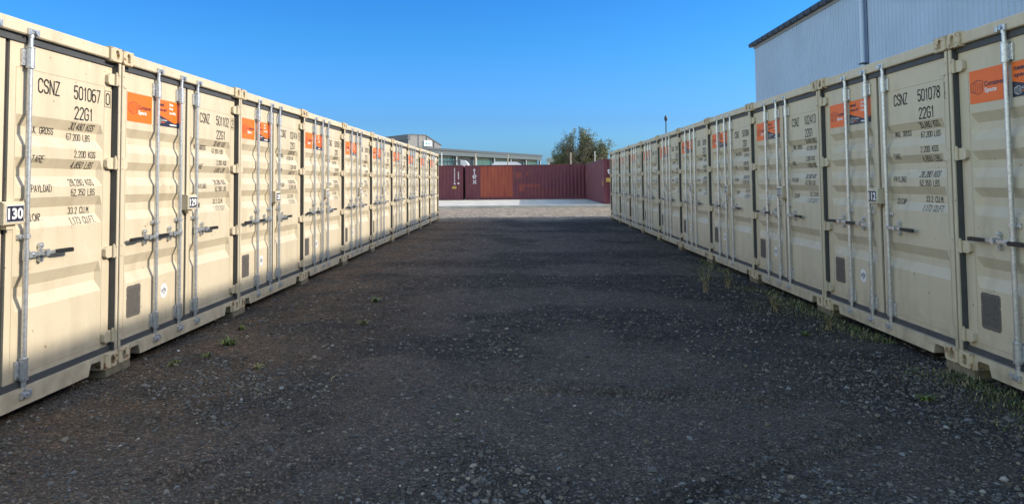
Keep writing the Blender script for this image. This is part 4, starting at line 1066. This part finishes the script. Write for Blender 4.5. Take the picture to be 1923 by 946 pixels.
def rosette(loc, size, n, mats, label, name='weed', seed=0, grp='small weeds sprouting from the gravel', up=.5):
    r = random.Random(seed); mb = MB(); size *= .75
    for _ in range(n):
        blade(mb, (r.uniform(-.25, .25) * size, r.uniform(-.25, .25) * size, -.005), r.uniform(0, 6.28), size * r.uniform(.35, 1), size * r.uniform(.05, .12), r.uniform(.95, 1.3) if r.random() > up * .2 else r.uniform(.5, .8), r.randrange(len(mats)))
    o = mb.build(name, mats); z = float(ground_h(np.array([loc[0]]), np.array([loc[1]]))[0]); o.location = (loc[0], loc[1], z); tag(o, label, 'weed', grp)
rosette((-2.98, 5.95), .11, 40, [weed_b, weed_g], 'tiny bright green weed closest to the left row, near unit 130', seed=1)
rosette((-2.83, 6.22), .10, 34, [weed_b, weed_g], 'small flat green weed right of the tiniest one beside the left row', seed=2)
rosette((-2.83, 6.70), .17, 70, [weed_b, weed_g], 'largest bright green weed on the brown patch by the left row', seed=3)
rosette((-3.0, 7.4), .12, 30, [weed_g, weed_b], 'dull green weed farther along beside the sill of unit 129', seed=4)
rosette((-1.75, 7.62), .15, 55, [weed_b, weed_y, weed_g], 'yellow green tuft standing alone in the left middle of the lane', seed=5, up=.8)
rosette((-2.25, 5.9), .10, 30, [weed_y, weed_b], 'yellowish flat weed lying on the gravel left of centre', seed=6)
rosette((-.45, 4.55), .07, 20, [weed_g], 'tiny dark green sprout in the middle of the lane', seed=7)
rosette((-1.9, 8.9), .16, 36, [weed_b, weed_g], 'flat green weed near the pale silt patch left of centre', seed=8)
rosette((2.78, 4.95), .13, 70, [weed_g, weed_b], 'green weed clump in the gravel before the nearest right container', seed=9, up=.7)
rosette((2.75, 6.95), .12, 44, [weed_b, weed_g], 'bright green clump by the second container of the right row', seed=10, up=.7)
mb = MB(); blade(mb, (0, 0, .006), .5, .075, .008, .98, 0, 4); blade(mb, (.01, 0, .004), 3.4, .03, .005, 1.0, 0, 2)
o = mb.build('fallen_leaf', [mat('pale_yellow_leaf', (.42, .38, .16), .6, var=.2, vscale=40)]); o.location = (-1.50, 5.42, float(ground_h(np.array([-1.50]), np.array([5.42]))[0]) + .006)
tag(o, 'thin pale yellow leaf lying alone on the gravel left of centre', 'leaf')
def tall(loc, h, n, seed, label):
    r = random.Random(seed); mb = MB()
    for _ in range(n):
        a_ = r.uniform(0, 6.28); tip = Vector((math.cos(a_) * h * r.uniform(.1, .35), math.sin(a_) * h * r.uniform(.1, .35), h * r.uniform(.6, 1))); mid = tip * .5 + Vector((0, 0, h * .06)); b0 = Vector((r.uniform(-.04, .04), r.uniform(-.04, .04), 0))
        mb.tube(b0, mid, .0035, .0028, n=4, caps=False); mb.tube(mid, tip, .0028, .0015, n=4, caps=False)
        for k in range(7):
            t = r.uniform(.25, 1); p = b0.lerp(tip, t); blade(mb, p, r.uniform(0, 6.28), .05, .006, .8, r.choice((0, 1)), 2)
    o = mb.build('tall_weed', [weed_y, weed_g]); z = float(ground_h(np.array([loc[0]]), np.array([loc[1]]))[0]); o.location = (loc[0], loc[1], z); tag(o, label, 'weed', 'tall dry weeds beside the right row')
tall((2.42, 9.45), .42, 12, 1, 'tallest dry branching weed standing out from the right row')
tall((2.85, 9.9), .26, 8, 2, 'short dry weed between the tallest weed and the right row')
tall((2.9, 8.2), .24, 12, 3, 'low bushy dry weed by the third container of the right row')
tall((3.08, 7.2), .2, 8, 4, 'small dry weed before the joint of the second and third right containers')
# green ground cover along the foot of the right row
r = random.Random(21); mb = MB()
for _ in range(17000):
    y = 3.2 + 10.5 * r.random() ** 1.1; x = 3.45 - abs(r.gauss(0, .24)) ; 
    if y > 8 and r.random() < .35: x -= r.uniform(0, .7)
    d = float(VB.fbm(np.array([x * 1.6 + 5]), np.array([y * 1.3 + 9]), 3)[0])
    if r.random() > (d - .36) * 6: continue
    z = float(ground_h(np.array([x]), np.array([y]))[0])
    s = r.uniform(.008, .030) * (1.35 if x > 3.2 else 1)
    blade(mb, (x, y, z - .002), r.uniform(0, 6.28), s * 1.3, s * .17, r.uniform(.3, 1), 0 if r.random() < .66 else (1 if r.random() < .75 else 2), 2)
tag(mb.build('ground_cover', [weed_g, weed_y, weed_b]), 'low green weeds and grass along the foot of the right container row', 'ground cover', kind='stuff')
bpy.context.view_layer.update()
